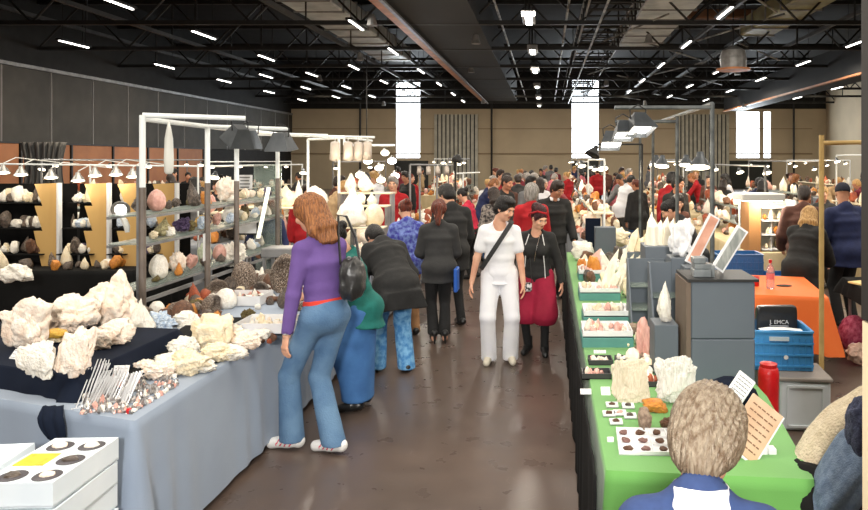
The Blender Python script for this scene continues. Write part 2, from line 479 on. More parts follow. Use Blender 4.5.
    if bottom:
        b = dict(kind='trousers', g=.0); b.update(bottom); k_ = b['kind']; g = b['g']
        s = SDF(lo, hi, res)
        s.ell(Pv + (0, -.02, -.02), (.165 * bw + g, .128 * bw + g, .13), k=0)
        s.cone(Pv + (0, 0, -.03), T(0, 0, .12), (.16 * bw + g, .116 * bw + g), ((.128 if fem else .148) * bw + g, .1 * bw + g), Rt, k=.04)
        if k_ == 'skirt':
            z = b.get('hem', .25); cx = (LG[1][1] + LG[-1][1]) / 2
            s.cone(Pv + (0, 0, -.02), np.array((cx[0], cx[1], z)), (.165 * bw + g, .12 * bw + g), (b.get('w', .27), b.get('w', .27) * .75), np.eye(3), k=.03)
            for q in (1, -1): s.cap(hip[q], LG[q][0], .1, .1, k=.06); s.cap(LG[q][0], LG[q][1], .1, .09, k=.06)
            s.plane((0, 0, z), (0, 0, -1))
        else:
            rr = {'trousers': (.09, .07, .064, .058), 'slim': (.086, .062, .058, .045), 'flared': (.09, .066, .066, .084), 'wide': (.098, .085, .088, .1),
                  'baggy': (.125, .15, .15, .1), 'jeans': (.09, .068, .066, .068)}[k_]
            for q in (1, -1):
                kn, an, fa = LG[q]; s.cap(hip[q], kn, rr[0] + g, rr[1] + g, k=.045)
                end = an + (0, 0, -.05)
                if k_ == 'baggy': end = kn * .72 + an * .28
                s.cap(kn, end, rr[2] + g, rr[3] + g, k=.02)
                if k_ == 'baggy': pass
            s.plane((0, 0, (LG[1][0] * .75 + LG[1][1] * .25)[2] if k_ == 'baggy' else b.get('hem', .03)), (0, 0, -1))
        s.plane(T(0, 0, .085), Rt[:, 2])
        cloth('skirt' if k_ == 'skirt' else 'trousers', s, b['mat'], .006 if k_ != 'baggy' else .012, seed + 3, fr=8)
        if b.get('belt'):
            m = SDF(lo, hi, min(res, .009)); m.cone(T(0, 0, .045), T(0, 0, .1), ((.152 if not fem else .143) * bw + g + .012, .118 * bw + g + .004), ((.15 if not fem else .136) * bw + g + .012, .112 * bw + g + .004), Rt, k=0)
            m.plane(T(0, 0, .09), Rt[:, 2]); m.plane(T(0, 0, .05), -Rt[:, 2]); cloth('belt', m, b['belt'], 0, 1)
        if k_ == 'baggy':
            s = SDF(lo, hi, res)
            for q in (1, -1):
                kn, an, fa = LG[q]; s.cap(kn, an, .056, .045, k=.01)
            cloth('leggings', s, b['legs'], .003, 4)
    if top:
        t = dict(sleeve=2.0, g=.012, hem=-.02, hemg=.0, neck=.07, amp=.005, ag=None); t.update(top); g = t['g']; ag = g if t['ag'] is None else t['ag']
        s = SDF(lo, hi, res); torso(s, g)
        hem = t['hem']
        if hem < -.1:
            s.ell(Pv + (0, -.025, -.02), (.165 * bw + g, .132 * bw + g + .012, .15), k=.04)
            c = T(0, 0, -.08); e_ = np.array((c[0] * .6 + Pv[0] * .4, c[1] * .6 + Pv[1] * .4, Pv[2] + hem))
            s.cone(c, e_, (.155 * bw + g, .108 * bw + g), (.17 * bw + g + t['hemg'], .13 * bw + g + t['hemg']), Rt if hem > -.3 else np.eye(3), k=.04)
            s.plane(e_, (e_ - c) if hem > -.3 else (0, 0, -1))
        else: s.plane(T(0, 0, hem), -Rt[:, 2])
        s.cap(T(0, -.012, .38), T(0, -.018, .505), .07 + g * .6, .06 + g * .6, k=.04)
        for q in (1, -1):
            e, w = AR[q]
            if t['sleeve'] >= 1:
                s.cap(sh[q], e, .046 + ag * .8, .039 + ag, k=.04)
                f = t['sleeve'] - 1; w2 = e + (w - e) * f * .97; s.cap(e, w2, .041 + ag, (.030 if f > .9 else .037) + ag, k=.015)
            elif t['sleeve'] > 0:
                e2 = sh[q] + (e - sh[q]) * t['sleeve']; s.cap(sh[q], e2, .052 + ag, .052 + ag, k=.035)
        for q in (1, -1):   # cuffs cut square so the skin comes out
            e, w = AR[q]
            if 1.2 < t['sleeve'] <= 2:
                p = e + (w - e) * (t['sleeve'] - 1) * .97; s.cap(p + (w - e) * .13, p + (w - e) * .6, .05, .05, sub=True)
        nk = T(0, .02 if not t.get('vneck') else .05, .535); s.ell(nk, (t['neck'], t['neck'] * (1 if not t.get('vneck') else 1.1), .05 if not t.get('vneck') else .1), Rt, k=.0, sub=True)
        cloth(t.get('name', 'shirt'), s, t['mat'], t['amp'], seed)
        if t.get('collar'):
            m = SDF(lo, hi, res); m.cone(T(0, -.01, .495), T(0, -.014, .522), (.09, .094), (.078, .084), Rt, k=0)
            m.ell(T(0, .1, .5), (.04, .07, .08), Rt, k=.01, sub=True); cloth('collar', m, t['collar'], .002, 2)
    if shoes:
        for i, q in enumerate((1, -1)):
            kn, an, fa = LG[q]; Rf = rot(fa); o = an * (1, 1, 0); hz = an[2] - .085
            m = SDF((-.1, -.16, -.02), (.1, .24, .2), max(.006, res * .6))
            m.cap((0, -.045, .055), (0, .03, .06), .043, .043, k=0); m.cap((0, .03, .055), (0, .145, .034), .043, .036, k=.03, flat=1)
            if shoes.get('boot'): m.cap((0, -.015, .07), (0, -.02, .19), .05, .048, k=.03)
            m.ell((0, -.015, .16), (.034, .045, .07), k=.01, sub=True) if not shoes.get('boot') else None
            m.plane((0, 0, .0), (0, 0, -1))
            V, Q = m.mesh(); c = V[Q].mean(1); mi = (c[:, 2] < .022).astype(int)
            if shoes.get('stripe'):
                mi[(np.abs(((c[:, 1] - .02) * 1.2 + c[:, 2] * .8) % .04) < .012) & (c[:, 2] > .03) & (np.abs(c[:, 0]) > .022) & (c[:, 1] > -.02) & (c[:, 1] < .1)] = 2
            if shoes.get('heel'):
                V[:, 2] += np.clip((.09 - V[:, 1]) / .13, 0, 1) * shoes['heel']; V[:, 2] = np.maximum(V[:, 2], 0)
            V = V @ Rf.T + o + (0, 0, hz)
            shoe = npmesh('shoe', V * sc, Q, [shoes['mat'], shoes.get('sole', shoes['mat']), shoes.get('stripe', shoes['mat'])], mi, parent=root)
            if shoes.get('heel'):
                hb_ = MB(); hp = Rf @ np.array((0, -.06, 0)) + o; hb_.tube(hp * sc, (hp + (0, 0, .05 + shoes['heel'])) * sc, .008, .02); hb_.build('heel', shoes['mat'], shoe)
    root['_J'] = [list(map(float, q)) for q in (hc * sc, sh[1] * sc, sh[-1] * sc, AR[1][1] * sc, AR[-1][1] * sc, T(0, 0, .1) * sc, T(0, .0, .4) * sc)]
    return root
def J(p, i):
    """joint i of a built person in hall coordinates (0 head, 1/2 shoulders, 3/4 wrists, 5 waist, 6 chest)"""
    v = Vector(p['_J'][i]); return Matrix.Rotation(p.rotation_euler.z, 3, 'Z') @ v + p.location
# ---------------------------------------------------------------- the hall
BLACK = M('black_paint', G(.006), G(.012), 2, .8)
STEEL = M('dark_steel', G(.022), G(.012), 3, .5, spec=.4)
STEEL2 = M('grey_steel', G(.3), G(.2), 5, .45, metal=.3)
PIPE = M('pale_pipe', srgb(246, 250, 248), srgb(236, 242, 242), 8, .35)
WHITE = M('white_board', G(.78), G(.7), 8, .6)
CARD = M('white_card', G(.8), rough=.7)
INK = M('ink', G(.08), rough=.8)
CHROME = M('chrome', G(.7), rough=.2, metal=1)
RED = M('red_plastic', srgb(196, 24, 28), rough=.35)

def floor_mat():
    m = M('hall_floor_concrete', srgb(80, 64, 54)); nt = m.node_tree; N = nt.nodes; L = nt.links; b = N['Principled BSDF']
    tc = N.new('ShaderNodeTexCoord')
    def noi(sc, det=6, dist=0.0):
        n = N.new('ShaderNodeTexNoise'); n.inputs['Scale'].default_value = sc; n.inputs['Detail'].default_value = det
        n.inputs['Distortion'].default_value = dist; L.new(tc.outputs['Object'], n.inputs['Vector']); return n
    a = noi(.8, 8, 0); cr = N.new('ShaderNodeValToRGB'); e = cr.color_ramp.elements
    e[0].position = .25; e[0].color = (*srgb(82, 72, 66), 1); e[1].position = .78; e[1].color = (*srgb(102, 86, 76), 1)
    L.new(a.outputs['Fac'], cr.inputs['Fac'])
    c = noi(5, 10, 0); cr2 = N.new('ShaderNodeValToRGB'); e = cr2.color_ramp.elements
    e[0].position = .3; e[0].color = (.88, .88, .9, 1); e[1].position = .75; e[1].color = (1.08, 1.05, 1.02, 1)
    L.new(c.outputs['Fac'], cr2.inputs['Fac'])
    mx = N.new('ShaderNodeMix'); mx.data_type = 'RGBA'; mx.blend_type = 'MULTIPLY'; mx.inputs[0].default_value = 1
    L.new(cr.outputs[0], mx.inputs[6]); L.new(cr2.outputs[0], mx.inputs[7])
    # fine pale scratches and scuffs
    v = N.new('ShaderNodeTexVoronoi'); v.feature = 'DISTANCE_TO_EDGE'; v.inputs['Scale'].default_value = 2.6
    d = noi(1.6, 4); ad = N.new('ShaderNodeVectorMath'); ad.operation = 'MULTIPLY_ADD'
    L.new(d.outputs['Color'], ad.inputs[0]); ad.inputs[1].default_value = (.5, .5, 0); L.new(tc.outputs['Object'], ad.inputs[2]); L.new(ad.outputs[0], v.inputs['Vector'])
    lt = N.new('ShaderNodeMath'); lt.operation = 'LESS_THAN'; lt.inputs[1].default_value = .003; L.new(v.outputs['Distance'], lt.inputs[0])
    n4 = noi(5, 3); gt = N.new('ShaderNodeMath'); gt.operation = 'GREATER_THAN'; gt.inputs[1].default_value = .56; L.new(n4.outputs['Fac'], gt.inputs[0])
    mu = N.new('ShaderNodeMath'); mu.operation = 'MULTIPLY'; L.new(lt.outputs[0], mu.inputs[0]); L.new(gt.outputs[0], mu.inputs[1])
    mq = N.new('ShaderNodeMath'); mq.operation = 'MULTIPLY'; mq.inputs[1].default_value = .16; L.new(mu.outputs[0], mq.inputs[0])
    m2 = N.new('ShaderNodeMix'); m2.data_type = 'RGBA'; L.new(mq.outputs[0], m2.inputs[0]); L.new(mx.outputs[2], m2.inputs[6]); m2.inputs[7].default_value = (.3, .27, .24, 1)
    L.new(m2.outputs[2], b.inputs['Base Color'])
    rr = N.new('ShaderNodeMapRange'); rr.inputs[1].default_value = .3; rr.inputs[2].default_value = .7; rr.inputs[3].default_value = .26; rr.inputs[4].default_value = .34
    L.new(c.outputs['Fac'], rr.inputs[0]); L.new(rr.outputs[0], b.inputs['Roughness'])
    bp = N.new('ShaderNodeBump'); bp.inputs['Strength'].default_value = .06; bp.inputs['Distance'].default_value = .01
    L.new(c.outputs['Fac'], bp.inputs['Height']); L.new(bp.outputs[0], b.inputs['Normal']); b.inputs['Specular IOR Level'].default_value = .5
    return m
HX0, HX1, HY0, HY1, HZ = -18.2, 20.0, -6.0, 50.0, 8.8
struct(MB().box(((HX0 + HX1) / 2, 22, -.05), (HX1 - HX0, 56.6, .1)).build('floor', floor_mat()))
struct(MB().box(((HX0 + HX1) / 2, 22, HZ + .1), (HX1 - HX0 + .6, 57, .2)).build('ceiling', BLACK))
# left wall: tall grey panels above a band of tan partition panels
GREYP = M('grey_wall_panel', srgb(74, 72, 67), srgb(62, 60, 56), 1.2, .7)
TANP = M('tan_partition', srgb(176, 116, 70), srgb(160, 102, 62), 1.5, .6)
BEIGE = M('beige_wall', srgb(202, 186, 158), srgb(192, 176, 150), .6, .75)
wl = struct(MB().box((HX0 - .1, 22, HZ / 2), (.2, 56.4, HZ)).build('wall_left', BLACK))
mb = MB(); y = -5.0
while y < 49.9:
    mb.box((HX0 + .04, y + 1.17, 3.95), (.06, 2.26, 2.6), bev=.015); y += 2.36
mb.build('grey_panels', GREYP, wl)
mb = MB(); mb.box((HX0 + .06, 22, 5.32), (.12, 56, .12)); mb.build('trim_rail', STEEL2, wl)
y = -5.0; mb = MB()
while y < 49.9:
    mb.box((HX0 + .055, y + 2.35, 3.95), (.05, .035, 2.6)); y += 2.36
mb.build('panel_joint', M('joint_pale', G(.34)), wl)
mb = MB(); y = -4.0
while y < 36:
    mb.box((HX0 + .55, y + 1.22, 1.3), (.08, 2.36, 2.6), bev=.02); y += 2.5
tp = struct(mb.build('wall_partition', TANP))
mb = MB(); mb.box((HX0 + .55, 16, 2.63), (.12, 40, .05)); mb.box((HX0 + .55, 16, .05), (.12, 40, .1)); y = -4.03
while y < 36: mb.box((HX0 + .57, y, 1.3), (.12, .08, 2.6)); y += 2.5
mb.build('partition_rail', STEEL, tp)
struct(MB().box((HX1 + .1, 22, HZ / 2), (.2, 56.4, HZ)).build('wall_right', BEIGE))
struct(MB().box(((HX0 + HX1) / 2, HY0 - .1, HZ / 2), (HX1 - HX0, .2, HZ)).build('wall_rear', BLACK))
# back wall with three tall openings and the dark upper band
wins = [(-10.75, -8.95, 2.15, 7.6), (1.8, 3.8, 2.15, 7.9), (13.55, 15.3, 2.15, 5.5), (15.5, 16.1, 2.15, 5.5)]
xs = [HX0] + [v for w in wins for v in w[:2]] + [HX1]
mb = MB(); mb2 = MB()
for i in range(0, len(xs), 2):
    a, b = xs[i], xs[i + 1]; mb.box(((a + b) / 2, HY1 + .1, 2.85), (b - a, .2, 5.7)); mb2.box(((a + b) / 2, HY1 + .1, (5.7 + HZ) / 2), (b - a, .2, HZ - 5.7))
for a, b, z0, z1 in wins:
    mb.box(((a + b) / 2, HY1 + .1, z0 / 2), (b - a, .2, z0))
    if z1 > 5.7: mb2.box(((a + b) / 2, HY1 + .1, (z1 + HZ) / 2), (b - a, .2, HZ - z1))
    else: mb.box(((a + b) / 2, HY1 + .1, (z1 + 5.7) / 2), (b - a, .2, 5.7 - z1)); mb2.box(((a + b) / 2, HY1 + .1, (5.7 + HZ) / 2), (b - a, .2, HZ - 5.7))
wb = struct(mb.build('wall_back', BEIGE)); mb2.build('upper_band', BLACK, wb)
mb = MB(); mb.box((0, HY1 - .03, 4.28 - .0), (38, .06, .05)); mb.box((0, HY1 - .04, 4.05 - 1.55), (38, .08, .1))
mb.build('trim_line', M('beige_trim', srgb(150, 130, 104), rough=.7), wb)
SKYP = M('window_daylight', G(.9), emit=(.86, .94, 1.0), es=5.5)
for n, (a, b, z0, z1) in enumerate(wins):
    w = struct(MB().box(((a + b) / 2, HY1 + .16, (z0 + z1) / 2), (b - a, .03, z1 - z0)).build('window_%d' % (n + 1), SKYP))
    fr = MB()
    for x in (a + .03, b - .03): fr.box((x, HY1 + .06, (z0 + z1) / 2), (.06, .12, z1 - z0))
    fr.box(((a + b) / 2, HY1 + .06, z0 + .03), (b - a, .12, .06)); fr.build('window_frame', WHITE, w)
CORR = M('corrugated_grey', srgb(196, 194, 180), srgb(176, 174, 162), 3, .5)
for n, (a, b, mt) in enumerate([(-7.95, -4.85, CORR), (9.35, 13.0, CORR)]):
    cw = struct(MB().box(((a + b) / 2, HY1 - .1, 2.65), (b - a, .06, 5.3)).build('wall_corrugated' if n == 0 else 'wall_corrugated_right', M('corrugated_shade', G(.05)))); mb = MB(); x = a + .1  # dark backing puts shade into the grooves between the ribs
    while x < b: mb.box((x, HY1 - .17, 2.65), (.2, .08, 5.3)); x += .29
    mb.build('ribs', mt, cw)
for n, (x, w_) in enumerate([(2.8, 1.9), (-9.6, 2.4), (14.6, 3.0)]):
    d = struct(MB().box((x, HY1 - .06, 1.0), (w_, .1, 2.0), bev=.01).build('door_%d' % (n + 1), M('dark_door', srgb(40, 44, 42), rough=.5)))
    MB().box((x + w_ * .4, HY1 - .14, 1.0), (.04, .06, .3)).build('door_handle', CHROME, d)
for n, x in enumerate((-3.86, -13.2, 17.6)):
    struct(MB().tube((x, HY1 - .3, 0), (x, HY1 - .3, 6.2), .07).build('trim_post_%d' % (n + 1), STEEL))
# long girders: the folded partition track left of the middle and the deep one on the right
WARMT = M('warm_lit_tan', srgb(206, 134, 84), srgb(166, 112, 76), 2, .5)  # orange paints warm light along the girder edges; also colours tan duct and rim
DARKB = M('dark_bulkhead', G(.006), G(.01), 1, .7)
g = struct(MB().box((-3.0, 20.5, 6.7), (2.1, 53, 1.4)).build('trim_1', DARKB))
MB().box((-4.12, 20.5, 5.92), (.24, 53, .1)).build('track', WARMT, g)
MB().box((-3.9, 20.5, 5.84), (.1, 53, .06)).build('track_lip', STEEL2, g)
g = struct(MB().box((12.6, 20.5, 6.0), (1.3, 53, 1.3)).build('trim_2', DARKB))
MB().box((11.96, 20.5, 5.33), (.16, 53, .08)).build('track', WARMT, g)
# ceiling trusses across the hall
def truss(n, y, zc=6.05, zt=7.7, x0=HX0, x1=HX1):
    """one lattice girder across the hall"""
    t = struct(MB().box(((x0 + x1) / 2, 0, zc), (x1 - x0, .14, .12)).build('trim_%d' % n, STEEL)); t.location = (0, y, 0)
    t['label'] = 'black lattice roof truss'
    del t['label']
    MB().box(((x0 + x1) / 2, 0, zt), (x1 - x0, .16, .14)).build('top_chord', STEEL, t)
    br = MB(); k = 0; st = 1.6; x = x0
    while x < x1 - .1:
        a, b = (zc, zt) if k % 2 == 0 else (zt, zc)
        br.tube((x, 0, a), (x + st, 0, b), .035, n=6)
        if k % 2: br.tube((x, 0, zc), (x, 0, zt), .028, n=6)
        x += st; k += 1
    br.build('bracing', STEEL, t); return t
t0 = truss(3, 11.0)
for i in range(1, 9):
    c = dup(t0, (0, 11.0 + 4.7 * i, 0)); c.name = 'trim_%d' % (3 + i)
# purlins, cable trays and conduits running down the hall
PUR = M('purlin_grey', G(.07), G(.04), 2, .5)
k = 12
for x, z, r in ((-16.5, 6.7, .05), (-13.2, 6.4, .05), (-8.0, 6.6, .06), (-6.6, 6.9, .04), (5.6, 6.6, .05), (7.6, 6.8, .06), (9.4, 6.5, .05), (15.5, 6.4, .05), (17.6, 6.6, .05)):
    struct(MB().box((x, 22, z), (r * 2, 56, r * 2.4)).build('trim_%d' % k, PUR)); k += 1
CON = M('pale_conduit', srgb(150, 150, 144), srgb(60, 60, 58), 2.5, .4, contrast=.8, stretch=(1, .6, 1))
for x, z in ((-1.35, 6.2), (-2.45, 6.4), (.6, 6.2), (1.55, 6.0)):
    struct(MB().tube((x, 4, z), (x, 49, z), .035).build('trim_%d' % k, CON)); k += 1
for x in (3.4, 6.6):   # diagonal wind braces
    m = MB()
    for i in range(8): m.tube((x, 10 + 4.7 * i, 6.1), (x + (3 if i % 2 else -1.4), 14.7 + 4.7 * i, 6.15), .03)
    struct(m.build('trim_%d' % k, CON)); k += 1
# ladder-like cable gantry right of the middle
gan = thing('cable_gantry', 'long black ladder-like gantry under the roof running to the middle window', 'gantry', (1.9, 0, 6.25))
for sx in (-.75, .75):
    for z in (0, .55): MB().tube((sx, 6, z), (sx, 48.5, z), .035).build('rail', STEEL2, gan)
m = MB(); y = 6.0
while y < 48.5:
    m.tube((-.75, y, 0), (.75, y, 0), .028); m.tube((-.75, y, 0), (-.75, y + .45, .55), .02); m.tube((.75, y, 0), (.75, y + .45, .55), .02); m.tube((-.75, y, .55), (.75, y, .55), .02); y += .9
m.build('lattice', STEEL, gan)
for y in (11, 20.4, 29.8, 39.2, 43.9):
    for x in (-.75, .75): MB().tube((x, y, .5), (x, y, 1.45), .02).build('hanger', STEEL, gan)
# ventilation ducts with warm timber-coloured sides
DUCT = M('galvanised_duct', srgb(222, 230, 232), srgb(176, 186, 190), 1.4, .42, metal=.1, bump=.15)
def duct(x, y, z, w, l, hh, lab, mat=DUCT, rz=0):
    t = thing('air_duct', lab, 'air duct', (x, y, z), rz)
    MB().box((0, 0, 0), (w, l, hh), bev=.05).build('casing', mat, t)
    q = -l / 2 + .4
    while q < l / 2: MB().box((0, q, 0), (w + .08, .06, hh + .08)).build('flange', STEEL2, t); q += 1.5
    for q in (-l * .4, l * .4): MB().tube((0, q, hh / 2), (0, q, 8.79 - z), .02).build('hanger', STEEL, t)
    return t
duct(3.7, 22, 6.95, 1.75, 14, .6, 'wide grey galvanised air duct above the trusses right of the gantry')
duct(-7.1, 25, 7.0, 1.5, 16, .6, 'narrow grey air duct above the trusses left of the brown track')
duct(7.8, 20.5, 6.95, 1.2, 11, .6, 'yellowish air duct right of the wide grey duct', M('duct_yellowed', srgb(150, 146, 100), srgb(120, 112, 74), 2, .5))
duct(5.2, 14.3, 7.75, 3.2, .5, .4, 'long tan crosswise duct under the grey one', WARMT)
duct(6.6, 27.4, 7.75, 5, .45, .35, 'brown crosswise duct further back near the tan one', M('duct_brown', srgb(120, 84, 60), rough=.6))
duct(-.55, 17.4, 7.6, 1.0, 1.3, .8, 'rust-brown ventilation box above the bright middle lamps', M('rust_box', srgb(140, 82, 52), srgb(96, 70, 54), 3, .6))
bd = thing('ceiling_drum', 'round brown-rimmed drum hanging from the roof at the right', 'drum lamp', (5.75, 21.5, 4.85))
MB().lathe([(.38, 0), (.4, .3), (.36, .55), (.12, .7)], n=24).build('drum', STEEL2, bd)
MB().lathe([(.5, -.05), (.52, 0), (.4, .02), (.38, -.04)], n=24).build('rim', WARMT, bd); MB().tube((0, 0, .6), (0, 0, 2.6), .02).build('hanger', STEEL, bd)
# ceiling lamps
TUBE = M('tube_lamp_light', G(.9), emit=(1, .96, .88), es=9)
def strip_lamp(x, y, z=5.95, l=1.45, w=.16, lab='long fluorescent strip lamp hanging under the dark roof trusses', g='fluorescent strip lamps under the roof'):
    t = thing('strip_lamp', lab, 'ceiling lamp', (x, y, z), 0, g)
    MB().box((0, 0, .05), (w + .05, l + .1, .07), bev=.015).build('housing', STEEL, t)
    MB().box((0, 0, 0), (w * .4, l, .03), bev=.01).build('tube', TUBE, t)
    for q in (-.4, .4): MB().tube((0, l * q, .07), (0, l * q, 1.6), .01).build('hanger', STEEL, t)
    return t
s0 = strip_lamp(-15.9, 23.6)
LAMPS = [(-15.9, 29.2), (-15.9, 34.6), (-15.9, 40.2), (-15.9, 45.6)]
for x, ys in ((-10.7, (17.4, 21.9, 26.8, 32, 37.5, 43)), (-5.5, (20.3, 25.2, 30.8, 36, 41.5, 46.5)), (4.75, (18.6, 23.7, 28.9, 34.5, 40)), (10.4, (23.5, 28.3, 33.9, 39.6, 45.5)), (7.6, (31, 37, 43)), (-8.1, (29.5, 35, 40.5)), (-13.2, (33, 38.5, 44)), (15.8, (32, 38, 44))):
    LAMPS += [(x, y) for y in ys]
for x, y in LAMPS: dup(s0, (x, y, 5.95 if abs(x) != 13.2 else 6.0))
TL2 = M('box_lamp_light', G(.9), emit=(1, .97, .9), es=12)
t = thing('box_lamp', 'short bright boxed lamp in the middle row hanging above the aisle', 'ceiling lamp', (-.45, 18.3, 5.7), 0, 'boxed lamps above the aisle')
MB().box((0, 0, .06), (.34, 1.25, .1), bev=.02).build('housing', STEEL2, t); MB().box((0, .0, -.0), (.17, 1.1, .04), bev=.01).build('tube', TL2, t); MB().box((0, -.64, .05), (.34, .03, .16)).build('end_plate', STEEL2, t); MB().tube((0, 0, .1), (0, 0, 1.6), .015).build('hanger', STEEL, t)
for y in (23.6, 28.8, 35, 41, 47): dup(t, (-.45, y, 5.7))
t = thing('spot_lamp', 'small round ceiling spot glowing among the trusses', 'ceiling lamp', (-6.9, 26, 5.75), 0, 'small spots under the roof')
MB().lathe([(.05, .3), (.09, .25), (.14, 0)], n=12).build('shade', STEEL2, t); MB().lathe([(.005, .02), (.1, 0), (.1, .05), (.005, .06)], n=12).build('bulb', TL2, t)
for x, y, z in ((-3.95, 44, 5.6), (-10.9, 47, 5.7), (6.3, 44.6, 5.55), (11.9, 42, 5.2), (-3.2, 30, 5.8), (-4.6, 18.5, 5.6), (-11, 34, 5.9), (8.2, 30, 5.7), (3.1, 36, 5.9), (-2.2, 22, 5.7), (3.3, 22.5, 5.8)): dup(t, (x, y, z))
m = struct(MB().tube((-7.3, 28.5, 2.3), (-7.3, 28.5, 6.3), .02).build('trim_%d' % k, STEEL)); k += 1
# dark curtain hanging from the tan partition at left
CURT = M('dark_curtain', srgb(110, 112, 110), srgb(60, 60, 64), 14, .8, stretch=(1, 3, .1), contrast=.6)
def curtain(x0, x1, y, z0, z1, amp=.09, n=90):
    vs = []; fs = []
    for j in range(13):
        t = j / 12
        for i in range(n + 1):
            u = i / n; sq = 1 - .22 * math.sin(math.pi * min(1, t * .9)) * 1
            x = (x0 + x1) / 2 + (u - .5) * (x1 - x0) * sq
            vs.append((x, y + amp * math.sin(u * 46 + math.sin(u * 9)) * (.5 + .5 * t), z1 - (z1 - z0) * t))
    for j in range(12):
        for i in range(n): a = j * (n + 1) + i; fs.append((a, a + 1, a + n + 2, a + n + 1))
    return MB().add(vs, fs)
cu = curtain(-16.7, -15.2, 22.2, 1.0, 2.62).build('curtain', CURT, smooth=True)
tag(cu, 'dark grey gathered curtain hanging on the far left against the tan partition', 'curtain')
so = cu.modifiers.new('s', 'SOLIDIFY'); so.thickness = .02
cu.location = (0, 0, 0)
# blurred close column at the right edge of the view
# world, camera
w = bpy.data.worlds.new('hall_air'); S.world = w; w.use_nodes = True
w.node_tree.nodes['Background'].inputs[0].default_value = (.8, .85, 1, 1); w.node_tree.nodes['Background'].inputs[1].default_value = .3
cam = bpy.data.cameras.new('camera'); cam.lens = 36 * F / 868; cam.sensor_width = 36
cam.shift_x = -112 / 868; cam.shift_y = -95 / 868
co = link(bpy.data.objects.new('camera', cam)); co.location = (0, 0, CAMH); co.rotation_euler = (R(90), 0, 0); S.camera = co
cam.clip_start = .05
S.view_settings.view_transform = 'Standard'; S.view_settings.look = 'None'; S.view_settings.gamma = 1; S.view_settings.use_curve_mapping = False
S.view_settings.exposure = 0.12
S.cycles.max_bounces = 6; S.cycles.diffuse_bounces = 3; S.cycles.glossy_bounces = 3; S.cycles.transmission_bounces = 6; S.cycles.sample_clamp_indirect = 6
S.cycles.use_denoising = True
def area(name, loc, size, e, col=(1, 1, 1), rot_=(0, 0, 0), sy=None, spread=180):
    l = bpy.data.lights.new(name, 'AREA'); l.energy = e; l.color = col; l.size = size
    if sy: l.shape = 'RECTANGLE'; l.size_y = sy
    l.spread = R(spread); o = link(bpy.data.objects.new(name, l)); o.location = loc; o.rotation_euler = rot_; return o
# unseen softbox behind the camera standing in for the flash, and the hall lamps
area('flash_fill_softbox', (-.1, -1.7, 2.9), .45, 330, (1, .97, .93), (R(80), 0, R(2)))
for x in (-10.7, -5.5, -.45, 4.75, 10.4):
    for y in (2.5, 9.5, 17.5, 27, 38): area('ceiling_light', (x, y, 5.8), .5 if y > 12 else 3.2, 210, (1, .92, .8), sy=1.6 if y > 12 else 4)
for x in (-14, -8, -2, 5, 11, 17): area('wall_fill', (x, 43, 5.6), .6, 45, (1, .84, .62), (R(38), 0, 0), sy=.6)  # added fill to brighten the back wall, not fittings of the hall
for x, y in ((-15, 14), (-15, 22), (-15, 30)): area('wall_fill', (x + .8, y, 4.6), .6, 70, (1, .8, .6), (0, R(40), 0), sy=.6)  # added fill to warm the tan partition, not fittings of the hall
for (a, b, z0, z1) in wins[:3]: area('window_light', ((a + b) / 2, HY1 - .15, (z0 + z1) / 2), b - a, 420, (.86, .94, 1), (R(-90), 0, 0), sy=z1 - z0)
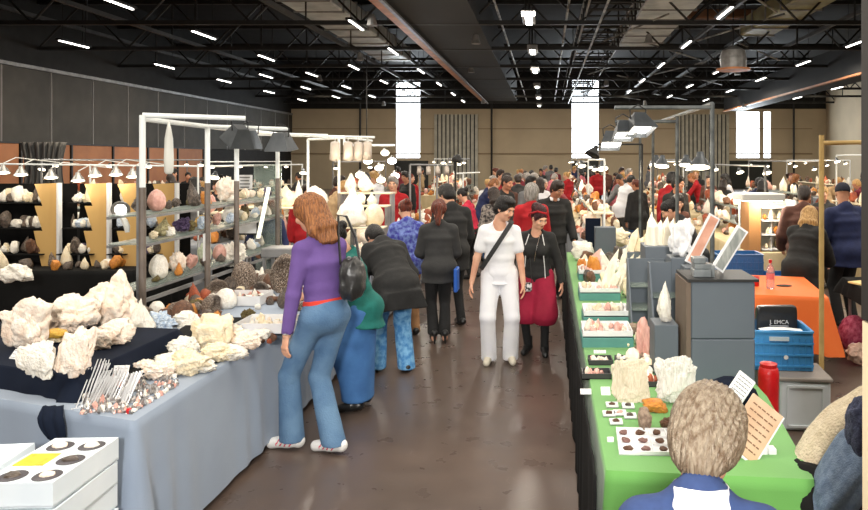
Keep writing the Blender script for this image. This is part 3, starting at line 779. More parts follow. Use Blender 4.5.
# ---------------------------------------------------------------- shared props
def gp(px, py, z=0.0):
    """the point at height z that shows at (px, py) in the photograph"""
    d = (CAMH - z) * F / (py - 160); return Vector(((px - 546) / F * d, d, z))
def ico(n):
    key = ('ico', n)
    if key not in _cache:
        bm = bmesh.new(); bmesh.ops.create_icosphere(bm, subdivisions=n, radius=1)
        _cache[key] = (np.array([v.co[:] for v in bm.verts]), np.array([[v.index for v in f.verts] for f in bm.faces])); bm.free()
    return _cache[key]
def facet(V, seed, fr, amp):
    o = Vector((seed * 3.1, seed * 1.7, seed * .9))
    return (np.array([noise.voronoi(Vector(v) * fr + o)[0][0] for v in V]) - .4) * amp
def rock_mesh(kind, seed, mat, n=3):
    """unit-size stone: base at z=0, about 1 wide, 1 deep, 1 high"""
    key = ('rock', kind, seed, mat.name, n)
    if key in _cache: return _cache[key]
    rs = np.random.RandomState(seed); V, Q = ico(n); V = V.copy(); D = V / np.linalg.norm(V, axis=1)[:, None]
    if kind in ('slab', 'block', 'plate'):
        V = np.sign(V) * np.abs(V) ** (.75 if kind == 'slab' else .55)
        r = 1 + .42 * wav(D, 1.3, seed, oct=2) + .22 * wav(D, 4, seed + 9, oct=3) + facet(D, seed, 2.6, .3) + facet(D, seed + 4, 7, .12)
        V = V * r[:, None] * .55
        V[:, 0] += .15 * V[:, 2] * rs.randn() * (kind == 'slab')
    elif kind == 'lump':
        r = 1 + .4 * wav(D, 1.6, seed, oct=3) + facet(D, seed, 2.6, .45); V = D * r[:, None] * .5
    elif kind == 'dome':
        V = D * (1 + .07 * wav(D, 2, seed) + facet(D, seed, 9, .05))[:, None] * .5
        V[:, 2] = np.where(V[:, 2] < 0, V[:, 2] * .8, V[:, 2] * 1.1)
    elif kind == 'geode':
        f = (D[:, 1] < -.25); r = 1 + .06 * wav(D, 2, seed) + .02 * wav(D, 12, seed)
        V = D * r[:, None] * .5; e = (D[:, 0] ** 2 + D[:, 2] ** 2) < .62
        V[f & e, 1] = -.12 + .25 * (1 - (D[f & e, 0] ** 2 + D[f & e, 2] ** 2)) + .06 * rs.rand((f & e).sum())
    elif kind == 'spike':
        V = D * (.5 + .12 * wav(D, 2, seed) + facet(D, seed, 3, .2) + facet(D, seed + 2, 8, .06))[:, None]
        t = np.clip(V[:, 2] + .5, 0, 1); q = (1.15 - t * .95); V[:, 0] *= q; V[:, 1] *= q; V[:, 0] += .15 * rs.randn() * t
    elif kind == 'twin':
        V = D * (.5 + .14 * wav(D, 1.6, seed) + facet(D, seed, 3, .22) + facet(D, seed + 2, 9, .06))[:, None]
        t = V[:, 2] + .5; V[:, 2] += np.where(V[:, 0] > 0, .28, -.02) * np.clip(t, 0, 1) * np.exp(-((np.abs(V[:, 0]) - .2) / .16) ** 2)
        V[:, 2] -= .22 * np.exp(-(V[:, 0] / .07) ** 2) * t
    elif kind == 'druzy':
        V = D * (.4 + .12 * wav(D, 1.6, seed) + facet(D, seed, 4, .36))[:, None]
    elif kind == 'crust':
        V = D * (.46 + .16 * wav(D, 1.2, seed, oct=2) + .1 * wav(D, 6, seed, oct=3) + facet(D, seed, 5, .22))[:, None]
    mn, mx = V.min(0), V.max(0); V = (V - (mn + mx) / 2) / (mx - mn)
    V[:, 2] = np.maximum(V[:, 2], -.44); V[:, 2] -= V[:, 2].min()
    o = npmesh('specimen', V, Q, mat, smooth=(kind not in ('block', 'druzy', 'lump'))); me = o.data
    bpy.data.objects.remove(o); _cache[key] = me; return me
def stone(name, label, cat, p, w, d, h, kind, mat, seed=1, rz=0, group=None, tilt=0, n=3, kindtag=None):
    o = link(bpy.data.objects.new(name, rock_mesh(kind, seed, mat, n))); o.location = p; o.scale = (w, d, h)
    o.rotation_euler = (tilt, 0, rz); return tag(o, label, cat, group, kindtag)
def cluster(name, label, p, w, h, mat, seed=1, n=12, spread=.5, group=None, base=True, rz=0, kind='crystal cluster', r=.12, mat2=None):
    """crystal points growing out of a rough base; one fused specimen"""
    rs = random.Random(seed); m = MB(); 
    if base:
        V, Q = ico(2); V2 = V * (1 + .15 * wav(V, 2, seed)[:, None]); m.add([(a * w * .42, b * w * .34, max(0, c * h * .14 + h * .12)) for a, b, c in V2], [tuple(q) for q in Q])
    for i in range(n):
        a = rs.random() * 6.283; q = rs.random() ** .6; b = (math.cos(a) * q * w * .28, math.sin(a) * q * w * .2, h * .1)
        L = h * (.9 - .5 * q) * (.7 + .3 * rs.random()) if i else h * .9
        m.crystal(b, (math.cos(a) * q * spread, math.sin(a) * q * spread, 1), w * r * (.6 + .7 * rs.random()), L)
    o = m.build(name, mat, loc=p, rz=rz); return tag(o, label, kind, group)

CL_BLUE = M('blue_grey_cloth', srgb(140, 153, 170), srgb(132, 145, 163), 2.2, .85, sheen=.2, bump=.08, bscale=160)
CL_NAVY = M('navy_cloth', srgb(24, 31, 46), srgb(19, 25, 38), 3, .95, spec=.15)
CL_BLACK = M('black_cloth', G(.007), G(.01), 3, .9, spec=.15)
CL_GREEN = M('green_cloth', srgb(96, 156, 74), srgb(90, 148, 70), 2, .8, sheen=.2, bump=.06, bscale=160)
CL_ORANGE = M('orange_cloth', srgb(244, 122, 52), srgb(238, 112, 44), 2, .7, bump=.06, bscale=40)
CL_GREY = M('pale_grey_cloth', srgb(140, 144, 150), srgb(124, 128, 134), 3, .85)
CL_CREAM = M('cream_cloth', srgb(214, 196, 156), srgb(196, 176, 136), 3, .85)
WOODM = M('worn_wood', srgb(150, 112, 70), srgb(120, 84, 50), 5, .6, stretch=(1, 8, 8))
ROSE = M('rose_quartz', srgb(255, 246, 232), srgb(251, 224, 200), 5, .5, bump=.7, bscale=14, contrast=.3, c3=srgb(240, 176, 140))
PALE = M('white_quartz', srgb(252, 248, 238), srgb(238, 230, 214), 5, .4, bump=.7, bscale=14, contrast=.2, c3=srgb(206, 200, 190))
CREAMS = M('cream_stone', srgb(252, 240, 214), srgb(240, 218, 176), 5, .5, bump=.7, bscale=14, contrast=.2, c3=srgb(214, 178, 130))
AMBER = M('amber_stone', srgb(222, 150, 60), srgb(186, 110, 44), 7, .4, bump=.5)
SMOKY = M('smoky_quartz', srgb(110, 96, 84), srgb(60, 52, 48), 9, .35, bump=.6, c3=srgb(170, 160, 148))
AMETH = M('amethyst', srgb(112, 92, 128), srgb(64, 50, 84), 14, .3, bump=.8, c3=srgb(180, 168, 190))
BROWNS = M('brown_stone', srgb(122, 84, 60), srgb(84, 56, 42), 8, .6, bump=.7, c3=srgb(176, 140, 110))
RUST = M('rusty_stone', srgb(186, 96, 58), srgb(140, 66, 44), 12, .6, bump=.6)
GREENS = M('green_brown_stone', srgb(118, 110, 58), srgb(86, 62, 42), 9, .5, bump=.7, c3=srgb(150, 120, 60))
SPECK = M('speckled_glint_geode', srgb(70, 56, 48), srgb(168, 146, 126), 30, .35, bump=.9, bscale=50, contrast=.75, c3=srgb(232, 222, 210))  # palest specks paint crystal glints over the brown speckle
PINK = M('pink_quartz', srgb(226, 176, 160), srgb(204, 150, 138), 5, .3, bump=.3)
BLUISH = M('bluish_crystal', srgb(222, 230, 236), srgb(170, 190, 214), 9, .3, bump=.5)
YEL = M('yellow_stone', srgb(236, 196, 84), srgb(214, 160, 60), 9, .4, bump=.5)
BARK = M('petrified_wood', srgb(238, 226, 204), srgb(216, 200, 172), 9, .7, bump=.5, bscale=20, stretch=(4, 4, .35))
BARKW = M('white_petrified_wood', srgb(246, 243, 236), srgb(216, 208, 198), 8, .6, bump=.5, bscale=20, stretch=(4, 4, .3))
GLASS = M('shelf_glass', srgb(150, 164, 156), rough=.35, alpha=.4, spec=.3)
BULB = M('bulb_warm', G(.9), emit=(1, .86, .62), es=6)
BULBW = M('bulb_white', G(.9), emit=(1, .96, .9), es=14)
SHADE = M('grey_lamp_shade', srgb(86, 90, 94), srgb(70, 74, 78), 6, .4, metal=.5)
SILV = M('silver_reflector', srgb(150, 148, 142), rough=.35, metal=.8)
WPAINT = M('white_painted_metal', srgb(222, 222, 214), rough=.4)
SUN_W = [ROSE, PALE, CREAMS, BROWNS, SMOKY, AMBER, RUST, PINK]

def cloth_cover(name, poly, z, drop, mat, label, cat='tablecloth', amp=.025, group=None, seed=1, wl=.22, flare=.03, z1=None, corner_fold=.05):
    """cloth over a table: flat top on the polygon, skirts with folds down every side"""
    P = [Vector((p[0], p[1])) for p in poly]; c = sum(P, Vector((0, 0))) / len(P)
    area2 = sum(P[i].x * P[(i + 1) % len(P)].y - P[(i + 1) % len(P)].x * P[i].y for i in range(len(P)))
    if area2 < 0: P.reverse()
    ring = []; rs = np.random.RandomState(seed)
    for i in range(len(P)):
        a, b = P[i], P[(i + 1) % len(P)]; L = (b - a).length; n = max(2, int(L / .03)); t = (b - a) / L; nr = Vector((t.y, -t.x))
        for k in range(n): 
            u = k / n; e = min(u, 1 - u) * L; nn = nr.copy()
            if k == 0:
                pr = P[i - 1]; t0 = (a - pr).normalized(); nn = (nr + Vector((t0.y, -t0.x))).normalized()
            ring.append((a + (b - a) * u, nn, math.exp(-(e / .07) ** 2)))
    n = len(ring); ph = rs.rand(3) * 6; vs = []; fs = []; rows = 14
    s_ = 0; ss = []
    for i in range(n): ss.append(s_); s_ += (ring[(i + 1) % n][0] - ring[i][0]).length
    for j in range(rows + 1):
        t = j / rows
        for i, (p, nr, cf) in enumerate(ring):
            w = 6.283 * ss[i] / wl
            f = amp * (.5 + .5 * math.sin(w + ph[0] + 1.3 * math.sin(w * .31 + ph[1]))) * min(1, t * 1.6) * (.6 + .4 * math.sin(w * .17 + ph[2])) + flare * t + cf * corner_fold * t + .006
            zz = z - drop * t - (0 if j else 0)
            q = p + nr * (f if j else .004); vs.append((q.x, q.y, zz + (.0 if j else .004)))
    for j in range(rows):
        for i in range(n): fs.append((j * n + i, (j + 1) * n + i, (j + 1) * n + (i + 1) % n, j * n + (i + 1) % n))
    fs.append(tuple(range(n)))
    m = MB().add(vs, fs); o = m.build(name, mat)
    me = o.data; sm = [len(p.vertices) == 4 for p in me.polygons]; me.polygons.foreach_set('use_smooth', sm)
    return tag(o, label, cat, group)
def table(poly, z, label, mat=None, group=None, name='folding_table'):
    xs_ = [p[0] for p in poly]; ys_ = [p[1] for p in poly]; cx, cy = sum(xs_) / len(xs_), sum(ys_) / len(ys_)
    t = thing(name, label, 'table', (cx, cy, 0), 0, group)
    sh = [((x - cx) * .985, (y - cy) * .985) for x, y in poly]
    MB().prism(sh, z - .035, z - .001).build('tabletop', mat or WOODM, t)
    for x, y in sh: MB().tube((x * .88, y * .95, 0), (x * .9, y * .96, z - .035), .018).build('leg', STEEL2, t)
    return t
def easel_sign(px, py, z, w, h, label, lean=.3, rz=0, face=None, rows=5, cols=1, name='price_card', cat='card', ink=True, stand=True):
    p = gp(px, py, z); t = thing(name, label, cat, p, rz)
    m = MB(); m.box((0, math.sin(lean) * h / 2, math.cos(lean) * h / 2 + .004), (w, .006, h), rx=-lean, bev=.002); m.build('card', face or CARD, t)
    if ink:
        m = MB()
        for i in range(rows):
            v = h * (.82 - .66 * i / max(1, rows - 1)); x = -w * .4
            while x < w * .38:
                l = min(w * (.06 + .14 * rnd.random()), w * .4 - x)
                m.box((x + l / 2, math.sin(lean) * v - .0045 * math.cos(lean), math.cos(lean) * v + .004 - .0045 * math.sin(lean) * -1), (l, .0015, h * .028), rx=-lean); x += l + w * .04
        m.build('writing', INK, t)
    if stand: MB().tube((0, math.sin(lean) * h * .75 + .006, math.cos(lean) * h * .7), (0, math.sin(lean) * h * .75 + .09, .004), .004).build('prop', STEEL2, t)
    return t
def reflector(p, label, group=None, s=1.0, aim=(0, 0, -1), shade=None, bulb=None, name='reflector_lamp', arm=None, n=16):
    """cone-shaped spot lamp; aim points where it shines"""
    t = thing(name, label, 'lamp', p, 0, group); a = Vector(aim).normalized()
    MB().lathe([(.028 * s, -.10 * s), (.034 * s, -.06 * s), (.05 * s, -.045 * s), (.095 * s, .03 * s), (.10 * s, .035 * s), (.088 * s, .028 * s)], axis=a, n=n).build('lamp_shade', shade or SILV, t, smooth=True)
    MB().lathe([(.002, .0), (.07 * s, .005 * s), (.082 * s, .028 * s), (.002, .034 * s)], axis=a, n=n).build('bulb', bulb or BULB, t, smooth=True)
    if arm: MB().path([Vector(q) for q in arm], .006 * max(1, s * .7)).build('arm', WPAINT if shade is None else STEEL, t)
    return t
def flood(p, label, s=1.0, yaw=0, tiltv=.35, group=None):
    """barn-door floodlight with four dark flaps and a bright square face"""
    t = thing('floodlight', label, 'lamp', p, yaw, group); T_ = Matrix.Translation((0, 0, 0)) @ Matrix.Rotation(tiltv, 4, 'X')
    m = MB(); m.T = T_; b, c = .05 * s, .11 * s; z0, z1 = .04 * s, -.12 * s
    vs = [(-b, -b, z0), (b, -b, z0), (b, b, z0), (-b, b, z0), (-c, -c, z1), (c, -c, z1), (c, c, z1), (-c, c, z1)]
    vs2 = [(x * .92, y * .92, z - .004) for x, y, z in vs]
    m.add(vs + vs2, [(0, 1, 5, 4), (1, 2, 6, 5), (2, 3, 7, 6), (3, 0, 4, 7), (0, 3, 2, 1), (8, 12, 13, 9), (9, 13, 14, 10), (10, 14, 15, 11), (11, 15, 12, 8), (8, 9, 10, 11), (4, 5, 13, 12), (5, 6, 14, 13), (6, 7, 15, 14), (7, 4, 12, 15)])
    m.build('lamp_shade', SHADE, t)
    m = MB(); m.T = T_; m.box((0, 0, z1 + .035 * s), (.17 * s, .17 * s, .012)); m.build('bulb', BULBW, t)
    MB().path([(-.07 * s, 0, 0), (-.075 * s, 0, .08 * s), (0, 0, .12 * s), (.075 * s, 0, .08 * s), (.07 * s, 0, 0)], .006).build('bracket', STEEL, t)
    return t
def can(p, label, aim=(0, -.3, -1), group=None, s=1.0):
    t = thing('can_spotlight', label, 'lamp', p, 0, group); a = Vector(aim).normalized()
    MB().lathe([(.03 * s, -.12 * s), (.05 * s, -.11 * s), (.055 * s, 0), (.06 * s, .09 * s), (.05 * s, .085 * s)], axis=a, n=16).build('lamp_can', M('can_grey_pink', srgb(190, 178, 166), rough=.4), t, smooth=True)
    MB().lathe([(.002, .06 * s), (.05 * s, .07 * s), (.002, .08 * s)], axis=a, n=16).build('bulb', BULB, t)
    MB().tube((0, 0, 0), (0, 0, .17 * s), .008).build('hanger', WPAINT, t); return t
def plight(p, e, r=.06, col=(1, .86, .66)):
    l = bpy.data.lights.new('lamp_light', 'POINT'); l.energy = e; l.color = col; l.shadow_soft_size = r
    o = link(bpy.data.objects.new('lamp_light', l)); o.location = p; return o
def frame(label, posts, bars, r=.02, mat=None, split=None, name='lighting_frame', group=None):
    """booth frame of pipes: posts (x, y, top[, z0]) and bars (a, b)"""
    x0, y0 = posts[0][0], posts[0][1]; t = thing(name, label, 'frame', (x0, y0, 0), 0, group); o = Vector((x0, y0, 0))
    for p in posts:
        z0 = p[3] if len(p) > 3 else 0
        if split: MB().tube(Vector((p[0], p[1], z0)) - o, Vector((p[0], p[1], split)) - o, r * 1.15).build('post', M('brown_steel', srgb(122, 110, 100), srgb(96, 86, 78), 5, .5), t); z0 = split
        MB().tube(Vector((p[0], p[1], z0)) - o, Vector((p[0], p[1], p[2])) - o, r, n=10).build('lit_post_top' if split else 'post', mat or PIPE, t)  # upper post coloured white to paint in the lamplight on it
    for a, b in bars: MB().tube(Vector(a) - o, Vector(b) - o, r * .9, n=10).build('bar', mat or PIPE, t)
    return t
_seed = [10]; BUDGET = {}; LUMPED = []
def lump(me, mat, p, sc, rz): LUMPED.append((me, mat, p, sc, rz))
def flush_lumped(name, label, cat, items):
    mats = []; Vs = []; Fs = []; Ms = []; n = 0
    for me, mat, p, sc, rz in items:
        V = np.empty(len(me.vertices) * 3, np.float32); me.vertices.foreach_get('co', V); V = V.reshape(-1, 3) * np.array(sc)
        Q = np.empty(len(me.polygons) * 3, np.int32); me.polygons.foreach_get('vertices', Q); Q = Q.reshape(-1, 3)
        V = V @ np.array(Matrix.Rotation(rz, 3, 'Z')).T + np.array(p)
        if mat not in mats: mats.append(mat)
        Vs.append(V); Fs.append(Q + n); Ms.append(np.full(len(Q), mats.index(mat))); n += len(V)
    o = npmesh(name, np.concatenate(Vs), np.concatenate(Fs), mats, np.concatenate(Ms), smooth=False); return tag(o, label, cat, None, 'stuff')
def scatter(n, fx, label, group, mats, size=(.05, .1), kinds=('lump', 'druzy', 'slab', 'spike', 'crust'), hr=(.7, 1.4), name='mineral_specimen', cat='mineral', gap=1.0, sink=None, tiny=False):
    """n separate small specimens at the positions fx() hands out; keeps them from running into each other"""
    done = []; tries = 0
    while len(done) < n and tries < n * 30:
        tries += 1; p = Vector(fx()); w = rnd.uniform(*size)
        if any((p - q).length < (w + v) * .5 * gap for q, v in done): continue
        done.append((p, w)); kd = rnd.choice(kinds); _seed[0] += 1
        sc = (w, w * rnd.uniform(.6, 1), w * rnd.uniform(*hr) * (1.5 if kd == 'spike' else 1)); mt = rnd.choice(mats); sd = rnd.randrange(6); rz = rnd.random() * 6.28
        if sink is not None: sink.append((rock_mesh(kd, sd, mt, 1 if tiny else 2), mt, p, sc, rz)); continue
        if BUDGET.get(name, 0) >= 285: lump(rock_mesh(kd, sd, mt, 2), mt, p, sc, rz); continue
        BUDGET[name] = BUDGET.get(name, 0) + 1; stone(name, label, cat, p, *sc, kd, mt, sd, rz, group, n=2)
    return done
def over(x0, x1, y0, y1, z): return lambda: (rnd.uniform(x0, x1), rnd.uniform(y0, y1), z)
def tray(c, w, l, hh, label, mat=None, rz=0, cells=None, name='specimen_tray', cat='tray', group=None, base=None):
    """open box; cells=(nx, ny) adds dividers"""
    t = thing(name, label, cat, c, rz, group); th = .006; m = MB()
    m.box((0, 0, .004), (w, l, .008))
    for sx in (-1, 1): m.box((sx * (w / 2 - th / 2), 0, hh / 2), (th, l, hh)); m.box((0, sx * (l / 2 - th / 2), hh / 2), (w - 2 * th, th, hh))
    m.build('box', mat or WHITE, t)
    if cells:
        m = MB()
        for i in range(1, cells[0]): m.box((-w / 2 + w * i / cells[0], 0, hh * .45), (.004, l - .014, hh * .85))
        for j in range(1, cells[1]): m.box((0, -l / 2 + l * j / cells[1], hh * .45), (w - .014, .004, hh * .85))
        m.build('divider', mat or WHITE, t)
    return t
# ---------------------------------------------------------------- left side of the aisle
TZ = .78
poly = [(-2.0, 3.4), (-2.0, 7.95), (-3.15, 7.95), (-3.15, 5.1), (-4.4, 5.1), (-4.4, 4.25)]
table([(-2.03, 3.46), (-2.03, 7.9), (-3.1, 7.9), (-3.1, 3.84)], TZ - .006, 'long table under the blue-grey cloth at the left of the aisle')
cloth_cover('tablecloth', poly, TZ, .73, CL_BLUE, 'blue-grey tablecloth with hanging folds on the big left mineral table', seed=3, amp=.03, wl=.3, flare=.03, corner_fold=.07)
RZ = .9
nv = cloth_cover('navy_drape', [(-2.5, 3.72), (-2.5, 4.75), (-4.2, 5.0), (-4.2, 4.34)], RZ, .115, CL_NAVY, 'dark navy cloth over the raised block under the big pale rocks', 'cloth', amp=.02, seed=5)
m = MB(); vs = []; fs = []
for j in range(9):
    t = j / 8; w = .05 * (1 - .35 * t) * (1 + .5 * math.sin(3.14 * t)); z = .80 - .17 * t; yy = 3.56 - .012 * math.sin(t * 3) - .03 * min(1, t * 4)
    for i in range(9):
        u = i / 8 - .5; vs.append((-2.5 + u * 2 * w + .05 * t, yy + .008 * math.sin(u * 14) - .01, z + (.02 * abs(u) if j == 8 else 0)))
for j in range(8):
    for i in range(8): a = j * 9 + i; fs.append((a, a + 1, a + 10, a + 9))
c_ = m.add(vs, fs).build('hanging_corner', CL_NAVY, nv, smooth=True); c_.modifiers.new('s', 'SOLIDIFY').thickness = .012
st = cloth_cover('black_runner', [(-2.42, 3.95), (-2.36, 5.5), (-2.78, 5.5), (-2.49, 4.6), (-2.49, 4.0)], TZ + .03, .022, CL_BLACK, 'black cloth strip between the pale rocks and the cream front row', 'cloth', amp=.01, seed=6)

def hero(px, py, z, w, h, kind, mat, label, seed=1, dp=.6, rz=0, n=5, name='mineral_rock', cat='mineral', dx=0, dy=0, tilt=0):
    p = gp(px, py, z); k = p.y / F; dd = w * k * dp
    p = Vector((p.x + dx, p.y + dd * .5 + dy, z))
    return stone(name, label, cat, p, w * k, dd, h * k, kind, mat, seed, rz, n=n, tilt=tilt)
hero(18, 352, RZ, 46, 58, 'slab', ROSE, 'big pinkish-white rock at the left edge of the table, left of the lower twin boulders', 2)
hero(57, 336, RZ, 56, 42, 'slab', ROSE, 'wide pale pink rock behind the yellow-topped stone', 11, dx=.02)
hero(101, 328, RZ, 54, 60, 'twin', ROSE, 'tall two-peaked pale pink rock, the highest on the navy cloth', 5, dx=.0)
hero(33, 381, RZ - .0, 38, 41, 'slab', PALE, 'whitish rough rock at the front left corner of the navy cloth', 8, dp=.4)
hero(69, 380, RZ - .0, 42, 55, 'slab', ROSE, 'upright pink-white rock in front, right of the whitish rough one', 14, dp=.4)
hero(109, 348, RZ, 40, 30, 'slab', ROSE, 'pale pink rock directly below the two-peaked one', 17, dp=.5)
hero(112, 366, TZ + .005, 40, 20, 'slab', ROSE, 'low flat pink rock above the wire easels', 21, dp=.7)
hero(133, 343, TZ + .005, 34, 46, 'spike', PALE, 'white leaning rock with a jagged top right of the two-peaked rock', 23, dp=.5, rz=.2)
hero(153, 339, TZ + .005, 36, 28, 'druzy', BLUISH, 'white and bluish crystal rock beside the leaning white rock', 25, dp=.6)
hero(92, 352, RZ, 30, 22, 'slab', ROSE, 'small pink rock between the upright pink-white rock and the twin-peaked one', 18, dp=.5)
hero(38, 332, RZ, 40, 26, 'slab', ROSE, 'pale pink rock filling the gap behind the two big left rocks', 19, dp=.5, dy=.25)
hero(48, 345, RZ, 28, 12, 'slab', CREAMS, 'small flat rock with a yellow top between the pink rocks', 27, dp=.7)
hero(50, 340, RZ + .04, 26, 11, 'crust', YEL, 'bright yellow mineral patch lying on the small flat rock', 28, dp=.6, n=3)
hero(154, 318, TZ, 17, 17, 'dome', PALE, 'small grey-white dome stone behind the bluish crystal rock', 31)
hero(171, 318, TZ, 24, 14, 'crust', AMBER, 'orange-brown flat mineral right of the small dome stone', 33)
hero(182, 330, TZ, 28, 18, 'slab', PALE, 'white flat mineral in front of the orange-brown one', 35)
hero(205, 354, TZ, 44, 40, 'slab', CREAMS, 'large cream rounded rock in the middle of the left table', 37, dp=.6)
hero(152, 383, TZ, 38, 22, 'crust', ROSE, 'cream and pink rough mineral at the near end of the front row', 39, dp=.7)
hero(183, 380, TZ, 44, 30, 'crust', CREAMS, 'long cream crusty mineral second in the front row', 41, dp=.6)
hero(178, 361, TZ, 34, 24, 'crust', PALE, 'white-grey crusty mineral behind the long cream one', 43, dp=.6)
hero(214, 366, TZ, 40, 22, 'crust', CREAMS, 'yellowish cream mineral third in the front row', 45, dp=.7)
hero(240, 352, TZ, 34, 20, 'crust', ROSE, 'pale cream mineral at the far end of the front row', 47, dp=.7)
hero(240, 294, TZ, 26, 34, 'dome', SPECK, 'speckled brown crystal dome behind the white tray', 51, n=4)
hero(283, 294, TZ, 31, 42, 'geode', SPECK, 'tall arched speckled brown geode left of the purple-shirted woman', 52, n=4)
hero(304, 292, TZ, 16, 36, 'geode', SPECK, 'narrow speckled geode half behind the purple-shirted woman', 53, n=3)
hero(228, 268, .92, 30, 28, 'druzy', PALE, 'pale faceted crystal mass standing above the speckled dome', 54)
hero(216, 296, TZ, 22, 20, 'spike', SMOKY, 'dark grey-violet standing stone left of the speckled dome', 55)
hero(262, 304, TZ, 30, 8, 'crust', BROWNS, 'flat brown mineral plate in front of the arched geode', 56)
hero(296, 312, TZ, 26, 9, 'crust', SPECK, 'speckled flat plate beside the woman\'s arm', 57)
hero(246, 323, TZ, 15, 15, 'druzy', GREENS, 'small dark green spiky mineral between the two white trays', 58)
hero(8, 284, RZ - .1, 32, 20, 'slab', PALE, 'whitish rock far left on the black-covered counter behind', 59, dy=.0)
MB().box((0, 0, 0), (.3, .3, .14), bev=.01)
pd = MB().box((0, 0, .07), (.34, .3, .138), bev=.01).build('display_block', CL_BLACK, loc=gp(228, 268, .92) + Vector((0, .15, -.14))); tag(pd, 'black display block under the pale faceted crystal mass', 'block')
# mixed small stones
scatter(26, lambda: (lambda p: (p.x, p.y, TZ))(gp(rnd.uniform(188, 222), rnd.uniform(298, 326), TZ)), 'small rusty brown and green rough stone heaped on the left table beside the white trays', 'rusty and green stones beside the white trays', [RUST, GREENS, BROWNS, CREAMS, AMBER], (.06, .13), gap=.75)
tr = tray(gp(236, 306, TZ) + Vector((0, .12, 0)), .44, .3, .09, 'white tray of brown minerals nearer the speckled dome')
scatter(22, (lambda c: lambda: (c.x + rnd.uniform(-.17, .17), c.y + rnd.uniform(-.1, .1), TZ + .012))(tr.location.copy()), 'small pink-brown mineral in the white tray by the speckled dome', 'minerals in the rear white tray', [RUST, BROWNS, PINK, ROSE], (.04, .07), hr=(1.0, 1.6), gap=.8)
tr = tray(gp(264, 334, TZ) + Vector((0, .14, 0)), .42, .32, .08, 'white tray of pale minerals at the table edge beside the purple-shirted woman')
scatter(20, (lambda c: lambda: (c.x + rnd.uniform(-.16, .16), c.y + rnd.uniform(-.1, .12), TZ + .012))(tr.location.copy()), 'small cream mineral in the white tray at the table edge', 'minerals in the front white tray', [PALE, CREAMS, ROSE], (.04, .07), hr=(.9, 1.5), gap=.8)
scatter(14, lambda: (lambda p: (p.x, p.y, TZ))(gp(rnd.uniform(255, 275), rnd.uniform(334, 344), TZ)), 'tiny red-brown mineral at the table edge before the front white tray', 'red-brown chips at the table edge', [RUST, BROWNS], (.03, .05), gap=.8)
scatter(30, over(-2.95, -2.15, 5.9, 7.8, TZ), 'small pale specimen on the left table, mostly behind the purple-shirted woman', 'specimens at the far end of the left table', [PALE, CREAMS, BROWNS, SMOKY], (.06, .12))
for _i, (px, py, w, h, mt, lab) in enumerate(((165, 370, 34, 16, PALE, 'small white crust between the first two cream minerals of the front row'), (198, 376, 30, 16, PALE, 'white crust lying just before the long cream mineral'), (228, 364, 32, 18, PALE, 'white crust at the table edge before the yellowish cream mineral'), (196, 352, 36, 18, CREAMS, 'cream crust before the large rounded cream rock'), (224, 345, 34, 20, ROSE, 'pinkish crust right of the large rounded cream rock'), (140, 374, 24, 14, ROSE, 'pink crust nearest the wire easels'), (254, 344, 26, 14, PALE, 'small white crust at the far end of the front row'))):
    hero(px, py, TZ, w, h, 'crust', mt, lab, 160 + _i, dp=.7, n=4)
scatter(34, over(-3.08, -2.6, 5.3, 7.6, TZ), 'brown speckled crystal druse crowded at the back of the left table', 'speckled druses at the back of the left table', [SPECK, SPECK, BROWNS, SMOKY, PALE], (.11, .2), name='crystal_druse', cat='crystal druse', kinds=('dome', 'druzy', 'geode', 'crust'), hr=(.7, 1.2), gap=.8)
# wire easels and the glittering silver heap
WIRE = M('bright_wire', G(.72), rough=.3, metal=.25)
def easel(x, y, rz, hgt, i, z=TZ):
    t = thing('wire_easel', 'thin silver wire easel standing folded among others on the near corner of the left table', 'display stand', (x, y, z), rz, 'wire easels on the near table corner')
    for k in range(3): MB().tube((-.02 + .02 * k, 0, .003), (.02 + .012 * k, .05 + .01 * k, hgt), .003, n=5).build('wire', WIRE, t)
    MB().path([(-.03, -.03, .012), (-.03, 0, .003), (.03, 0, .003), (.03, -.03, .012)], .003, n=5).build('foot', WIRE, t)
for i in range(26):
    p = gp(rnd.uniform(78, 128), rnd.uniform(392, 410), TZ)
    easel(p.x, p.y, rnd.uniform(-.5, .5), rnd.uniform(.1, .2), i)
SIL = M('silver_glint', srgb(206, 204, 202), srgb(120, 112, 108), 60, .25, metal=.5)
heap_ = []
scatter(320, lambda: (lambda p: (min(p.x, -2.07), p.y, TZ))(gp(rnd.uniform(82, 180), rnd.uniform(378, 415), TZ)), 'tiny glittering clear crystal in the loose heap on the near table corner', 'x', [SIL, SIL, SIL, PALE, PINK], (.014, .036), kinds=('druzy', 'spike', 'lump'), gap=.5, sink=heap_, tiny=True)
flush_lumped('glittering_crystals', 'loose heap of tiny glittering clear crystals on the near corner of the left table', 'crystals', heap_)
for px, py, w, h, ln, rz, lab in ((100, 358, .13, .075, .9, .5, 'white price card lying across the low pink rock'), (118, 384, .085, .1, .5, .1, 'pinkish price card standing among the wire easels'), (14, 360, .08, .06, .7, -.3, 'white price card at the left edge before the big rock'), (150, 374, .06, .05, .4, .2, 'small white card by the silver heap near the front row'), (228, 336, .07, .05, .6, 0, 'small white card behind the large cream rock')):
    easel_sign(px, py, TZ if px > 90 else RZ, w, h, lab, ln, rz, stand=False, rows=3)
rd = MB().lathe([(.012, 0), (.014, .02), (.008, .03)]).build('red_bead', RED, loc=gp(129, 414, TZ)); tag(rd, 'tiny red bead lying at the table edge by the silver heap', 'bead')

